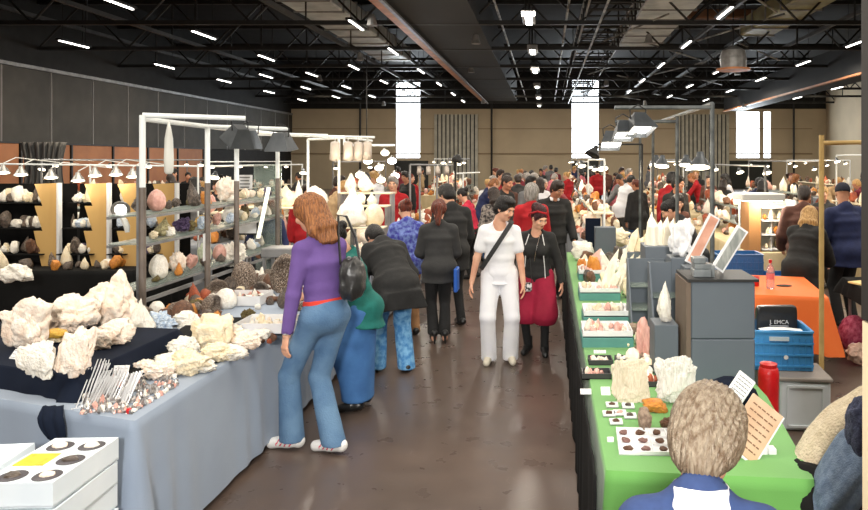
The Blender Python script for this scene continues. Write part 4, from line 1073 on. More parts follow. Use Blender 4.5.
# metal shelf with glass boards behind the table
XS = -3.45
def sx(px): return XS * F / (px - 546)
sh = thing('metal_shelf', 'metal shelf with glass boards full of minerals behind the left table', 'shelf', (XS, 7.1, 0))
for y in (-1.45,):
    for x in (.17,): MB().box((x, y, 1.0), (.035, .035, 2.0)).build('upright', STEEL2, sh)
for z in (1.6, 1.37, 1.0):
    MB().box((.05, .07, z), (.26, 3.06, .012)).build('glass_board', GLASS, sh)
    for x in (-.07, .17): MB().box((x, .07, z - .018), (.02, 3.1, .022)).build('rail', STEEL2, sh)
for z in (.9, .6): MB().box((.17, .05, z), (.025, 3.1, .03)).build('rail', STEEL2, sh)
MB().box((.0, 1.58, 1.0), (.34, .02, 2.0)).build('end_panel', GLASS, sh)
def shelf(px, z, w, h, kind, mat, label, seed=1, dp=.8, n=3, name='mineral_rock', cat='mineral'):
    d = sx(px); k = d / F; return stone(name, label, cat, (XS + .05, d, z + .008), min(.24, w * k * dp), w * k, h * k, kind, mat, seed, 0, n=n)
T1, T2, T3 = 1.6, 1.37, 1.0
shelf(151, T1, 19, 23, 'dome', PINK, 'pink egg-shaped stone on the top glass board', 61, name='pink_egg_stone', n=4)
shelf(163, T1, 8, 10, 'lump', SMOKY, 'small grey stone between the pink egg and the spiky crystal on the top board', 62)
shelf(188, T1, 16, 28, 'spike', SMOKY, 'grey pointed crystal on the top glass board', 63, n=4)
shelf(201, T1, 11, 14, 'block', AMBER, 'orange cube-like stone right of the grey pointed crystal', 64)
shelf(222, T1, 24, 28, 'crust', ROSE, 'pale crusty mineral at the right of the top glass board', 65, n=4)
shelf(157, T2, 20, 20, 'spike', M('yellowish_cluster', srgb(206, 196, 150), srgb(140, 126, 84), 12, .3, bump=.7), 'greenish-yellow crystal cluster at the left of the middle glass board', 66, n=4)
shelf(177, T2, 22, 16, 'druzy', AMETH, 'grey-violet amethyst mass on the middle glass board', 67, n=4)
shelf(198, T2, 18, 14, 'lump', YEL, 'yellow stone on the middle glass board', 68)
shelf(212, T2, 10, 14, 'lump', PINK, 'pink stone right of the yellow one', 69)
shelf(225, T2, 16, 30, 'spike', PALE, 'tall white mineral at the right of the middle glass board', 70, n=4)
shelf(153, T3, 20, 26, 'dome', PALE, 'white round stone at the left of the lowest glass board', 71, n=4)
shelf(172, T3, 19, 24, 'crust', ROSE, 'knobbly white stone second on the lowest glass board', 72, n=4)
shelf(186, T3, 14, 16, 'lump', PINK, 'pinkish stone third on the lowest glass board', 73)
shelf(200, T3, 16, 24, 'crust', M('greenish_white', srgb(216, 222, 196), srgb(176, 186, 150), 6, .5, bump=.5), 'greenish-white mineral on the lowest glass board', 74)
shelf(215, T3, 15, 17, 'dome', PINK, 'rounded pink-cream stone at the right of the lowest glass board', 75)
o = stone('mineral_point', 'small amber pointed stone before the white round stone', 'mineral', (XS + .13, sx(164), T3 + .008), .07, .07, .13, 'spike', AMBER, 76)
scatter(16, lambda: (XS + rnd.uniform(-.1, .1), rnd.uniform(7.9, 8.6), rnd.choice([T1, T2, T3]) + .008), 'small pale stone at the far end of the glass shelf', 'small stones at the far end of the glass shelf', [PALE, CREAMS, ROSE], (.07, .14))
pc = MB().box((0, 0, -.13), (.004, .15, .26)).build('paper_sheet', CARD, loc=(XS + .2, sx(186), T2 - .02)); tag(pc, 'white paper sheet hanging under the middle glass board', 'paper')
sh_n = [('small bright faceted crystal cluster on the top glass board', T1), ('small faceted crystal cluster on the middle glass board', T2), ('small faceted crystal cluster on the lowest glass board', T3)]
for lab_, zz_ in sh_n:
    for q in range(9):
        _w = rnd.uniform(.07, .12); stone('crystal_cluster', lab_, 'crystal cluster', (XS + rnd.choice((-.02, .11)), 5.95 + q * .3 + rnd.uniform(-.05, .05), zz_ + .008), _w, _w, _w * rnd.uniform(.9, 1.5), rnd.choice(('druzy', 'spike', 'lump')), rnd.choice([PALE, SMOKY, AMETH, CREAMS, BLUISH, GREENS]), q % 6, q, 'crystal clusters on ' + lab_.split(' on ')[1], n=3)
# pipes and lamps above it
F1Y = 5.62
frame('pipe frame with lamp-lit tops carrying the dark floodlights over the left table', [(-3.24, F1Y, 2.41), (-3.24, 6.7, 2.37), (-3.24, 7.33, 2.3), (-3.24, 8.45, 2.36)],
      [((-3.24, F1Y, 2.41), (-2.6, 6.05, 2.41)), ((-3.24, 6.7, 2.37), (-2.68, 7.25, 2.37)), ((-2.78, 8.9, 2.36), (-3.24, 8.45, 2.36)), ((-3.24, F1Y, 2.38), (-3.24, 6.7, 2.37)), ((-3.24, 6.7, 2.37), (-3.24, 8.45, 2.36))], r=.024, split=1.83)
flood(at(240, 131, 6.15), 'dark barn-door floodlight at the end of the near pipe arm', 1.0, .9, .5)
flood(at(250, 134, 6.6), 'second dark floodlight, half behind the near one', 1.0, .4, .2)
flood(at(281, 137, 7.2), 'largest dark floodlight with a bright rim hanging above the purple-shirted woman', 1.15, -.1, .1)
for px, d in ((240, 6.15), (250, 6.6), (281, 7.2)):
    p = at(px, 128, d); 
    MB().tube((0, 0, 0), (0, 0, 2.41 - p.z + .02), .008)
hb = MB().lathe([(.02, 0), (.034, .02), (.038, .12), (.032, .3), (.02, .38), (.006, .44)], n=12).build('hanging_bag', WPAINT, loc=(-3.19, 5.92, 1.93), smooth=True); tag(hb, 'long narrow white plastic bag hanging beside the first pipe post', 'bag')
cl = thing('clip_lamp', 'glowing clip lamp with a white grip beside the near shelf post', 'lamp', at(121, 209, 6.0))
MB().lathe([(.02, -.09), (.03, -.06), (.06, -.03), (.075, .02), (.068, .018)], axis=(.35, -.9, -.2), n=18).build('lamp_shade', SILV, cl, smooth=True)
MB().lathe([(.002, -.01), (.05, .0), (.06, .014), (.002, .03)], axis=(.35, -.9, -.2), n=16).build('bulb', BULBW, cl)
MB().path([(.0, 0, -.06), (.03, 0, -.1), (.05, 0, -.15), (.055, 0, -.2)], lambda u: .016 + .01 * math.sin(u * 3)).build('grip', WPAINT, cl)

# stepped wooden display racks at the far left, on a black-covered counter
YR = 8.3; KR = YR / F
table([(-8.2, 8.0), (-4.75, 8.0), (-4.75, 9.2), (-8.2, 9.2)], .785, 'counter under the stepped racks at the far left')
cloth_cover('black_counter_cloth', [(-8.25, 7.95), (-4.7, 7.95), (-4.7, 9.25), (-8.25, 9.25)], .79, .76, CL_BLACK, 'black cloth over the far left counter under the stepped racks', amp=.02, seed=8)
YWOOD = M('yellow_plywood', srgb(206, 168, 104), srgb(192, 152, 90), 3, .6, stretch=(1, 1, .2))
def zr(py): return CAMH - (py - 160) * KR
def xr(px): return (px - 546) * KR
racks = [(-30, 57), (60, 107), (110, 140), (143, 175)]
for i, (pl, pr) in enumerate(racks):
    x1 = xr(pr); x0 = xr(pl); t = thing('stepped_rack', ['yellow plywood stepped rack at the far left end of the counter', 'yellow plywood stepped rack second from the left', 'yellow stepped rack half behind the near pipe post', 'yellow stepped rack seen through the glass shelf'][i], 'rack', (x1, YR, .8))
    prof = [(-.10, zr(268)), (-.27, zr(232)), (-.13, zr(230)), (-.27, zr(206)), (-.12, zr(205)), (-.26, zr(183)), (0, zr(183)), (0, zr(268))]
    prof = [(-.02 - .0, zr(268)), (-.17, zr(268)), (-.27, zr(231)), (-.165, zr(231)), (-.26, zr(206)), (-.165, zr(206)), (-.26, zr(184)), (0, zr(183)), (0, zr(268))]
    n = len(prof); vs = [(x, -.01, z - .8) for x, z in prof] + [(x, .01, z - .8) for x, z in prof]
    MB().add(vs, [tuple(range(n)), tuple(range(2 * n - 1, n - 1, -1))] + [(k, (k + 1) % n, n + (k + 1) % n, n + k) for k in range(n)]).build('side_panel', YWOOD, t)
    MB().box((.012, .02, (zr(183) + zr(268)) / 2 - .8), (.03, .06, zr(183) - zr(268))).build('edge_board', WHITE, t)
    for j, (py, y0) in enumerate(((204, .26), (229, .16), (254, .06))):
        w = x1 - x0 - .14; MB().box((-.14 - w / 2, y0 - .02, zr(py) - .8), (w, .22, .012)).build('shelf_board', CL_BLACK, t)
        scatter(max(5, int(w / .045)), (lambda a, b, yy, zz: lambda: (rnd.uniform(a, b), rnd.uniform(yy - .04, yy + .04), zz))(x0 + .04, x1 - .2, YR + y0 - .03, zr(py) + .007), ['small pale mineral on the top step of the far left racks', 'small mixed mineral on the middle step of the far left racks', 'small brownish mineral on the low step of the far left racks'][j], ['minerals on the top rack steps', 'minerals on the middle rack steps', 'minerals on the low rack steps'][j],
                [[PALE, CREAMS, SMOKY, PALE], [PALE, BLUISH, SPECK, SMOKY, PALE], [BROWNS, AMETH, SMOKY, CREAMS, SPECK, PALE]][j], (.07, .15), gap=.45, hr=(.9, 1.6), name='rough_crystal', cat='crystal', kinds=('druzy', 'spike', 'lump', 'druzy', 'crust'))
    MB().box((-(x1 - x0) / 2, .36, (zr(183) + zr(268)) / 2 - .8), (x1 - x0, .012, zr(186) - zr(268))).build('back_panel', CL_BLACK, t)
fr = frame('thin pale rail with desk lamps above the far left racks', [(xr(-40), YR + .55, 2.0, .79), (xr(60), YR + .55, 2.0, .79), (xr(175), YR + .55, 2.0, .79)], [((xr(-40), YR + .55, 2.0), (xr(175), YR + .55, 1.97))], r=.012, name='lamp_rail')
for i, (px, py) in enumerate(((3, 171), (21, 173), (51, 176), (78, 179), (95, 174), (116, 173), (133, 175))):
    p = at(px, py, YR - .05)
    reflector(p, 'silver cone desk lamp glowing over the far left stepped racks', 'desk lamps over the stepped racks', .8, (.18, -.22, -1), arm=[(-.02, .03, .09), (.0, .2, .16), (.05, .58, .12)])
    if i in (1, 3, 5): plight(p + Vector((0, -.08, -.12)), 3, .08)
scatter(34, over(-8, -4.9, 7.98, 8.26, .79), 'rough crystal lying on the black counter cloth before the racks', 'crystals before the far left racks', [PALE, CREAMS, SPECK, AMBER, SMOKY], (.08, .16), name='rough_crystal', cat='crystal', gap=.7)
# things behind the left table
bx = MB().box((0, 0, .23), (.42, .4, .46), bev=.01).build('cardboard_box', M('cardboard', srgb(150, 104, 70), srgb(138, 94, 62), 3, .8), loc=(-4.05, 6.2, .0)); tag(bx, 'brown cardboard box on the floor behind the big pink rocks', 'box')
bx = MB().box((0, 0, .2), (.5, .42, .4), bev=.02).build('storage_crate', M('grey_blue_lid', srgb(130, 150, 166), rough=.5), loc=(-4.35, 6.9, .0)); tag(bx, 'grey-blue lidded crate behind the brown box at left', 'crate')
# stacked white drawers boxes in the near left corner
CW = M('white_carton', srgb(232, 240, 244), srgb(222, 232, 238), 3, .6)
def carton(x, y, z, w, l, hh, lab, i):
    t = thing('flat_carton', lab, 'box', (x, y, z), R(7), None)
    m = MB(); th = .006; m.box((0, 0, .004), (w, l, .008))
    for s_ in (-1, 1): m.box((s_ * (w / 2 - th / 2), 0, hh / 2), (th, l, hh - .003)); m.box((0, s_ * (l / 2 - th / 2), hh / 2), (w - 2 * th, th, hh - .003))
    m.build('box', CW, t)
    MB().box((0, 0, hh - .012), (w - .014, l - .014, .005)).build('insert', CW, t)
    return t
lab = ['top white carton with six round windows, near left corner', 'second white carton from the top of the near left stack', 'third white carton from the top of the near left stack', 'fourth white carton down in the near left stack', 'fifth white carton down in the near left stack', 'sixth white carton down in the near left stack', 'bottom white carton of the near left stack']
HC = .108; CX, CY = -2.14, 3.04
for i in range(7):
    z = .756 - HC * (i + 1); c = carton(CX + (.008 * math.sin(i * 2.3) if i else 0), CY + .006 * math.cos(i * 3), z, .29, .46, HC - .004, lab[i], i)
    c.rotation_euler.z = R(1.5 * math.sin(i * 1.9) + 2)
    if i == 0:
        hz = HC - .012; DK = M('carton_hole', srgb(88, 84, 88), srgb(60, 56, 60), 10, .7)
        for k, (x, y) in enumerate(((-.07, -.15), (.07, -.15), (-.07, .0), (.07, .0), (-.07, .15), (.07, .15))):
            if k == 2:
                MB().box((x, y, hz + .004), (.13, .12, .003)).build('yellow_label', M('yellow_label', srgb(250, 206, 50), srgb(236, 180, 40), 20, .6), c); continue
            MB().lathe([(.001, hz), (.055, hz), (.052, hz + .002), (.001, hz + .0021)], n=20).build('window', DK, c).location = (x, y, 0)
            V, Q = ico(2); MB().add([(a * .034 + x, b * .026 + y, max(0, q * .02) + hz) for a, b, q in V * (1 + .2 * wav(V, 2, k)[:, None])], [tuple(q) for q in Q]).build('mineral', [SMOKY, ROSE, PALE][k % 3], c)
        for y in (-.075, .075): MB().box((0, y, hz + .004), (.27, .004, .006)).build('divider', CW, c)
        MB().box((0, 0, hz + .004), (.004, .44, .006)).build('divider', CW, c)
for i in range(6): carton(-2.53, 3.06, .72 - HC * (i + 1), .29, .46, HC - .004, 'white carton of the second stack cut off by the left edge', i)['group'] = 'cartons of the second stack at the left edge'

# second and third tables on the left, further down the aisle
table([(-2.1, 8.3), (-2.1, 11.6), (-3.1, 11.6), (-3.1, 8.3)], .775, 'table behind the leaning person in black, left of the aisle')
cloth_cover('tablecloth', [(-2.07, 8.25), (-2.07, 11.65), (-3.13, 11.65), (-3.13, 8.25)], .78, .74, CL_GREY, 'grey cloth on the second left table behind the dark-suited pair', seed=12)
table([(-1.75, 12.4), (-1.75, 17), (-2.9, 17), (-2.9, 12.4)], .775, 'third table left of the aisle behind the black lamp stand')
cloth_cover('tablecloth', [(-1.72, 12.35), (-1.72, 17.05), (-2.93, 17.05), (-2.93, 12.35)], .78, .74, CL_GREY, 'pale grey cloth on the third left table, hanging beside the plaid-jacketed person', seed=13)
scatter(60, over(-2.85, -1.85, 12.5, 16.8, .785), 'cream or pinkish specimen spread on the third left table', 'specimens on the third left table', [PALE, CREAMS, ROSE, BROWNS, RUST, AMBER], (.1, .24), hr=(.5, 1.1), gap=.7)
# white tiers with bright rocks behind the purple-shirted woman
YT = 9.5; KT = YT / F
tiers = [(-2.85, -2.12, 9.75, 1.60, 'upper'), (-2.62, -2.12, 9.45, 1.44, 'middle'), (-3.0, -2.1, 9.15, 1.18, 'lower'), (-3.9, -2.95, 9.25, 1.43, 'left')]
WB = M('tier_board_white', srgb(226, 214, 186), rough=.5)
for x0, x1, y, z, nm in tiers:
    t = thing('display_tier', nm + ' white display tier with bright white rocks behind the purple-shirted woman', 'display shelf', ((x0 + x1) / 2, y, .79 if nm != 'left' else 0))
    zb = t.location.z
    MB().box((0, 0, z - zb - .01), (x1 - x0, .26, .02), bev=.004).build('board', WB, t)
    for s_ in (-1, 1): MB().box((s_ * ((x1 - x0) / 2 - .02), 0, (z - zb - .02) / 2), (.025, .22, z - zb - .02)).build('support', STEEL2, t)
for px, z, y, w, h, kd, mt, lab in ((287, 1.43, 9.4, 21, 24, 'spike', CREAMS, 'bright cream pyramid-shaped rock left of the purple-shirted woman\'s head'), (299, 1.43, 9.45, 9, 28, 'spike', PALE, 'thin white spire behind the woman\'s head'), (318, 1.43, 9.4, 20, 22, 'slab', PALE, 'bright white rounded rock above the woman\'s head at right'),
        (352, 1.18, 9.15, 32, 44, 'spike', PALE, 'largest bright white cone-shaped rock on the lower tier'), (374, 1.18, 9.2, 20, 24, 'dome', CREAMS, 'rounded cream rock right of the big white cone'), (351, 1.6, 9.75, 13, 21, 'spike', PALE, 'white pointed rock at the left of the upper tier'), (366, 1.6, 9.75, 17, 22, 'spike', PALE, 'white double-peaked rock at the right of the upper tier'),
        (361, 1.44, 9.42, 10, 13, 'lump', PALE, 'small white rock at the left of the middle tier'), (372, 1.44, 9.42, 11, 14, 'spike', PALE, 'small white peaked rock at the right of the middle tier')):
    k = y / F; stone('mineral_rock', lab, 'mineral', ((px - 546) * k, y, z), w * k, min(.24, w * k * .7), h * k, kd, mt, 80 + px, 0, n=4)
scatter(26, over(-3.0, -2.2, 8.4, 8.9, .785), 'cream rock lying on the second left table below the white tiers', 'cream rocks under the white tiers', [PALE, CREAMS, ROSE], (.1, .22), gap=.75)
scatter(14, over(-3.0, -2.2, 10.2, 11.4, .785), 'pale rock at the far end of the second left table', 'pale rocks at the far end of the second left table', [PALE, CREAMS, ROSE], (.12, .25))
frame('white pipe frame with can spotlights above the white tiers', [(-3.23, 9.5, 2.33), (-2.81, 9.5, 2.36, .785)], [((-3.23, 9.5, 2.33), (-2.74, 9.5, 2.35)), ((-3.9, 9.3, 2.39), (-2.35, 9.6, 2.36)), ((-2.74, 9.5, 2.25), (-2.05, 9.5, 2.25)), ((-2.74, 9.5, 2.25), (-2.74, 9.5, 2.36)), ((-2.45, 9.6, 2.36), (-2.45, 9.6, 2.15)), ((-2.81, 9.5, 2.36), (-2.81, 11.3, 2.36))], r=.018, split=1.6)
for i, px in enumerate((335, 348, 358, 367)): can(at(px, 152, 9.25 + .08 * i) + Vector((0, 0, 0)), 'white can spotlight in the row hanging above the white tiers', (-.1, .25, -1), 'can spotlights above the white tiers', 1.15)
plight(at(352, 172, 9.0), 12); plight(at(290, 176, 8.8), 12)
for px, py, d, w in ((360, 174, 11.5, 1), (381, 179, 11.8, 1), (392, 160, 12, 0), (379, 167, 12.2, 0), (395, 175, 12.4, 0), (368, 160, 11.4, 0), (385, 152, 12.6, 0)):
    reflector(at(px, py, d), 'small glowing reflector lamp in the cluster behind the white tiers', 'lamps behind the white tiers', .9, (.2, -.8, -.8), bulb=BULBW if px > 390 else BULB)
tl = thing('tube_light', 'white fluorescent tube leaning upright left of the purple-shirted woman', 'lamp', at(262, 240, 8.0))
MB().tube((-.045, 0, .02), (.07, .02, .6), .022, n=12).build('tube', M('soft_tube', srgb(240, 240, 220), emit=(1, .97, .82), es=.9), tl); MB().box((-.045, 0, .0), (.05, .05, .04)).build('socket', STEEL2, tl)
for px, py, w, h, lab, ln in ((245, 190, .18, .17, 'white sign with lines of lettering on a thin pole left of the leaning tube', 0),):
    p = at(px, py, 8.6); t = thing('pole_sign', lab, 'sign', (p.x, p.y, .785)); zc = p.z - .785
    MB().box((0, 0, zc + .1), (w, .008, h)).build('board', CARD, t)
    m = MB()
    for i in range(4): m.box((0, -.006, zc + .155 - .04 * i), (w * (.7 - .1 * (i % 2)), .003, .016))
    m.build('writing', M('ink_grey', G(.2)), t); MB().tube((0, .01, 0), (0, .01, zc + .12), .007).build('pole', STEEL, t)
t = thing('framed_sheet', 'black-framed white sheet standing under the pole sign', 'poster', at(246, 234, 8.4))
MB().box((0, 0, .14), (.3, .02, .3)).build('frame', STEEL, t); MB().box((0, -.012, .14), (.26, .004, .26)).build('sheet', CARD, t)
t = thing('grey_shelf', 'plain grey metal shelf left of the purple-shirted woman', 'shelf', (-2.88, 7.7, .785))
MB().box((0, 0, .26), (.4, .3, .1), bev=.01).build('board', STEEL2, t)
for x in (-.17, .17):
    for y in (-.12, .12): MB().box((x, y, .105), (.03, .03, .21)).build('leg', STEEL2, t)
# frames and stands further down on the left
frame('grey pipe frame right of the white tiers', [(-2.35, 12.1, 1.97), (-2.2, 12.2, 1.97), (-1.9, 12.2, 1.95)], [((-2.35, 12.1, 1.97), (-1.62, 12.2, 1.96))], r=.018, mat=STEEL2)
for i in range(4): can((-2.2 + .16 * i, 12.15, 1.86), 'small grey lamp under the pipe frame right of the white tiers', (.1, -.3, -1), 'lamps under the grey pipe frame', .7)
st = thing('lamp_stand', 'thin black lamp stand beside the aisle behind the dark-suited pair', 'lamp stand', (-1.58, 12.2, 0))
MB().tube((0, 0, .0), (0, 0, 2.02), .016).build('pole', STEEL, st); MB().lathe([(.03, -.06), (.07, 0), (.075, .08), (.05, .1)], (.0, 0, 2.06), n=12, axis=(.6, -.5, .2)).build('lamp_head', STEEL, st); MB().lathe([(.18, 0), (.17, .02), (.03, .035)], n=16).build('base', STEEL, st)
frame('slim white pipe arch over the third left table', [(-1.8, 13.9, 1.78, .785), (-1.8, 15.2, 1.78, .785)], [((-1.78, 13.9, 1.78), (-1.45, 15.2, 1.78))], r=.018)
# ---------------------------------------------------------------- right side of the aisle
GZ = .78
gpoly = [(.25, 2.86), (1.06, 2.78), (1.18, 3.75), (1.2, 9.6), (.29, 9.6)]
table([(.28, 2.9), (1.04, 2.84), (1.16, 3.75), (1.17, 9.5), (.32, 9.5)], GZ - .006, 'long table under the green cloth at the right of the aisle')
gc = cloth_cover('tablecloth', gpoly, GZ, .72, CL_GREEN, 'green tablecloth over the near right table', seed=21, amp=.018, wl=.45, flare=.015, corner_fold=.05)
# black skirt along the aisle side, outside the green cloth
m = MB(); vs = []; fs = []; n = 220
for j in range(13):
    t = j / 12
    for i in range(n + 1):
        u = i / n; y = 2.84 + 6.76 * u
        vs.append((.205 - .012 * math.sin(u * 120 + math.sin(u * 31) * 2) * (t + .2) - .0 + .03 * u, y, .765 - .745 * t))
for j in range(12):
    for i in range(n): a = j * (n + 1) + i; fs.append((a, a + 1, a + n + 2, a + n + 1))
bs = m.add(vs, fs).build('table_skirt', CL_BLACK, smooth=True); bs.modifiers.new('s', 'SOLIDIFY').thickness = .008
tag(bs, 'long black skirt hanging along the aisle side of the green-covered table', 'table skirt')
def hr(px, py, z, w, h, kind, mat, label, seed=1, dp=.6, rz=0, n=5, name='mineral_rock', cat='mineral', tilt=0, dx=0):
    return hero(px, py, z, w, h, kind, mat, label, seed, dp, rz, n, name, cat, dx=dx, tilt=tilt)
hr(631, 404, GZ, 40, 47, 'block', BARK, 'upright beige slab of petrified wood with vertical grain on the green table', 101, dp=.3, name='petrified_wood')
hr(677, 407, GZ, 43, 54, 'block', BARKW, 'upright white-streaked slab of petrified wood beside the grey-haired head', 102, dp=.35, name='petrified_wood')
hr(656, 415, GZ, 26, 14, 'slab', AMBER, 'orange-brown crystal lump on the green table before the white-streaked slab', 103, n=4)
hr(646, 434, GZ, 15, 24, 'slab', M('taupe_stone', srgb(158, 138, 118), srgb(134, 112, 96), 6, .7, bump=.4), 'flat taupe oval stone lying above the twelve-compartment tray', 104, n=4, dp=2.0)
hr(668, 430, GZ, 16, 12, 'lump', BROWNS, 'small brown stone left of the grey-haired head', 105, n=3)
for i, (px, py, w, h) in enumerate(((633, 336, 30, 12), (655, 343, 34, 22), (676, 352, 38, 20), (655, 357, 40, 16), (683, 342, 16, 22), (640, 362, 26, 10))):
    hr(px, py, GZ, w, h, 'crust', M('grey_brown_fossil', srgb(176, 152, 130), srgb(128, 106, 90), 7, .6, bump=.6), ['flat grey-brown fossil furthest in the pile behind the beige slab', 'grey-brown fossil with a round whorl in the pile', 'long grey-brown fossil at the right of the pile', 'broad low grey-brown fossil at the front of the pile', 'upright little fossil in the pile', 'low fossil left in the pile just above the beige slab'][i], 110 + i, n=4, name='fossil', cat='fossil')
for i, (px, py) in enumerate(((612, 407), (609, 416), (620, 415), (616, 424), (628, 408), (630, 418))):
    p = gp(px, py, GZ); t = tray(p, .062, .055, .018, 'tiny white card box with a small mineral in the cluster beside the beige slab', name='specimen_box', group='tiny white boxes beside the beige slab')
    stone('mineral_specimen', 'tiny mineral in a white card box beside the beige slab', 'mineral', (p.x, p.y, GZ + .009), .035, .03, .018, 'lump', rnd.choice([BROWNS, SMOKY, PINK]), i, 0, 'minerals in the tiny white boxes', n=2)
p = gp(607, 452, GZ); pc = MB().box((0, 0, .012), (.03, .02, .02), bev=.003).build('price_tag', CARD, loc=(.29, 3.15, GZ)); tag(pc, 'tiny white tag on the green cloth left of the compartment tray', 'tag')
# twelve-compartment tray
tc_ = tray((.47, 3.13, GZ), .3, .27, .022, 'white tray with twelve compartments of brown minerals before the grey-haired woman', cells=(4, 3)); tc_.rotation_euler.z = R(-3)
for i in range(4):
    for j in range(3): stone('mineral_specimen', 'small brown mineral in the twelve-compartment tray', 'mineral', (tc_.location.x - .1125 + .075 * i, tc_.location.y - .09 + .09 * j - .003 * i, GZ + .009), .045, .04, .022, 'lump', rnd.choice([BROWNS, M('mauve_stone', srgb(128, 92, 84), srgb(92, 66, 62), 8, .6)]), i + j, rnd.random() * 6, 'minerals in the twelve-compartment tray', n=2)
# trays on teal boxes
TEAL = M('teal_box', srgb(86, 146, 136), srgb(78, 134, 126), 3, .6)
def tealtray(px, py, wpx, lab, y2=.24, hh=.07, mats=None):
    p = gp(px, py, GZ); w = wpx * p.y / F; c = (p.x, p.y + y2 / 2, GZ)
    t = tray((c[0], c[1], GZ + hh), w, y2, .045, lab); MB().box((0, 0, -hh / 2), (w + .01, y2 + .01, hh - .001), bev=.004).build('teal_base', TEAL, t)
    g = 'minerals in the ' + lab.split(',')[0].replace('white ', '')
    scatter(14, over(c[0] - w * .4, c[0] + w * .4, c[1] - y2 * .33, c[1] + y2 * .33, GZ + hh + .006), 'small pale mineral in the ' + lab.replace('white ', '', 1), g, mats or [PALE, CREAMS, PINK, ROSE], (.035, .07), gap=.75)
tealtray(608, 348, 50, 'white tray on a teal box, nearest of the teal row', .3)
tealtray(607, 326, 46, 'white tray on a teal box, second of the teal row', .3)
tealtray(600, 301, 40, 'white tray on a teal box, third of the teal row', .32)
tealtray(596, 281, 34, 'white tray on a teal box, fourth of the teal row', .3)
BX = M('black_card_box', G(.03), rough=.5)
for i, (px, py, w, l, lab) in enumerate(((601, 366, .15, .12, 'black box of pink stones left of the beige slab'), (597, 380, .17, .12, 'black box of pinkish stones nearest the aisle'), (628, 365, .15, .1, 'black box holding one pale crystal above the beige slab'), (655, 371, .16, .12, 'black box of pale stones between the two upright slabs'), (650, 388, .14, .12, 'black box of orange pieces between the two upright slabs'))):
    p = gp(px, py, GZ); t = tray((p.x, p.y + l / 2, GZ), w, l, .035, lab, BX)
    scatter(6, over(p.x - w * .32, p.x + w * .32, p.y + l * .25, p.y + l * .75, GZ + .009), 'small stone in the ' + lab, 'stones in the ' + lab, [[PINK, ROSE], [PINK, ROSE], [PALE], [PALE, CREAMS], [AMBER, RUST]][i], (.03, .05), gap=.7)
for px, py, w, h, lab in ((586, 395, .06, .04, 'small white card lying left of the beige slab'), (606, 396, .05, .06, 'white card standing just left of the beige slab'), (600, 354, .08, .03, 'white card between the teal row and the black boxes')): easel_sign(px, py, GZ, w, h, lab, 1.1, 0, stand=False, rows=3)
# selenite blades and standing crystals further down the table
SEL = M('selenite', srgb(246, 242, 226), srgb(222, 212, 190), 6, .4, bump=.4, stretch=(3, 3, .5))
def blade(px, py, z, d, dirv, L, w, mat, lab, nm='selenite_cluster', n=4, sp=.05):
    o = thing(nm, lab, 'crystal', at(px, py, d)); o.location.z = z; m = MB(); dv = Vector(dirv).normalized()
    m.add([], []); rs = random.Random(px)
    for i in range(n):
        q = Vector(((i - n / 2) * sp, rs.uniform(-.02, .02), 0)); m.crystal(q, dv + Vector((rs.uniform(-.12, .12), rs.uniform(-.1, .1), 0)), w * rs.uniform(.7, 1.1), L * rs.uniform(.6, 1) if i else L, n=5, tip=.35)
    bpy.data.objects.remove(o); ob = m.build(nm, mat, loc=(at(px, py, d).x, d, z)); return tag(ob, lab, 'crystal')
blade(610, 285, GZ, 6.5, (.42, .1, 1), .48, .06, SEL, 'long white selenite crystal leaning to the right over the trays', n=3)
blade(594, 262, GZ, 7.6, (.3, .1, 1), .33, .09, PINK, 'broad pinkish leaning crystal behind the white selenite', n=2)
blade(661, 252, 1.37, 5.3, (.02, 0, 1), .27, .045, SEL, 'white cactus-shaped quartz with several fingers on top of the dark display case', n=5, sp=.045)
blade(628, 262, GZ, 7.2, (.35, 0, 1), .42, .06, SEL, 'bundle of white crystal blades beside the long selenite', n=4)
blade(634, 232, 1.1, 7.8, (.25, 0, 1), .26, .06, CREAMS, 'tan crystal blades standing behind the dark cases', n=4)
for i, (px, py, z, w, h, kd, mt, lab) in enumerate(((583, 262, GZ, 24, 22, 'slab', PALE, 'grey-white stone at the aisle edge in front of the pink crystal'), (617, 248, GZ, 30, 22, 'crust', CREAMS, 'cream crusty stone behind the selenite blades'), (640, 300, GZ, 34, 26, 'slab', CREAMS, 'cream stone at the foot of the dark display cases'), (648, 270, GZ, 26, 24, 'spike', ROSE, 'pinkish rock left of the slanted display case'), (604, 296, GZ + .0, 18, 8, 'crust', ROSE, 'small pinkish mineral between the third and fourth teal trays'))):
    hr(px, py, z, w, h, kd, mt, lab, 130 + i, n=4)
scatter(46, over(.4, 1.1, 6.9, 9.4, GZ), 'cream or brown specimen packed on the far half of the green table', 'specimens on the far half of the green table', [PALE, CREAMS, ROSE, BROWNS, AMBER, SMOKY], (.08, .17), hr=(.6, 1.6), gap=.75)
scatter(22, over(.85, 1.12, 5.4, 6.8, GZ), 'small pale specimen right of the teal trays', 'specimens right of the teal trays', [PALE, CREAMS, ROSE, BROWNS], (.07, .13), gap=.8)
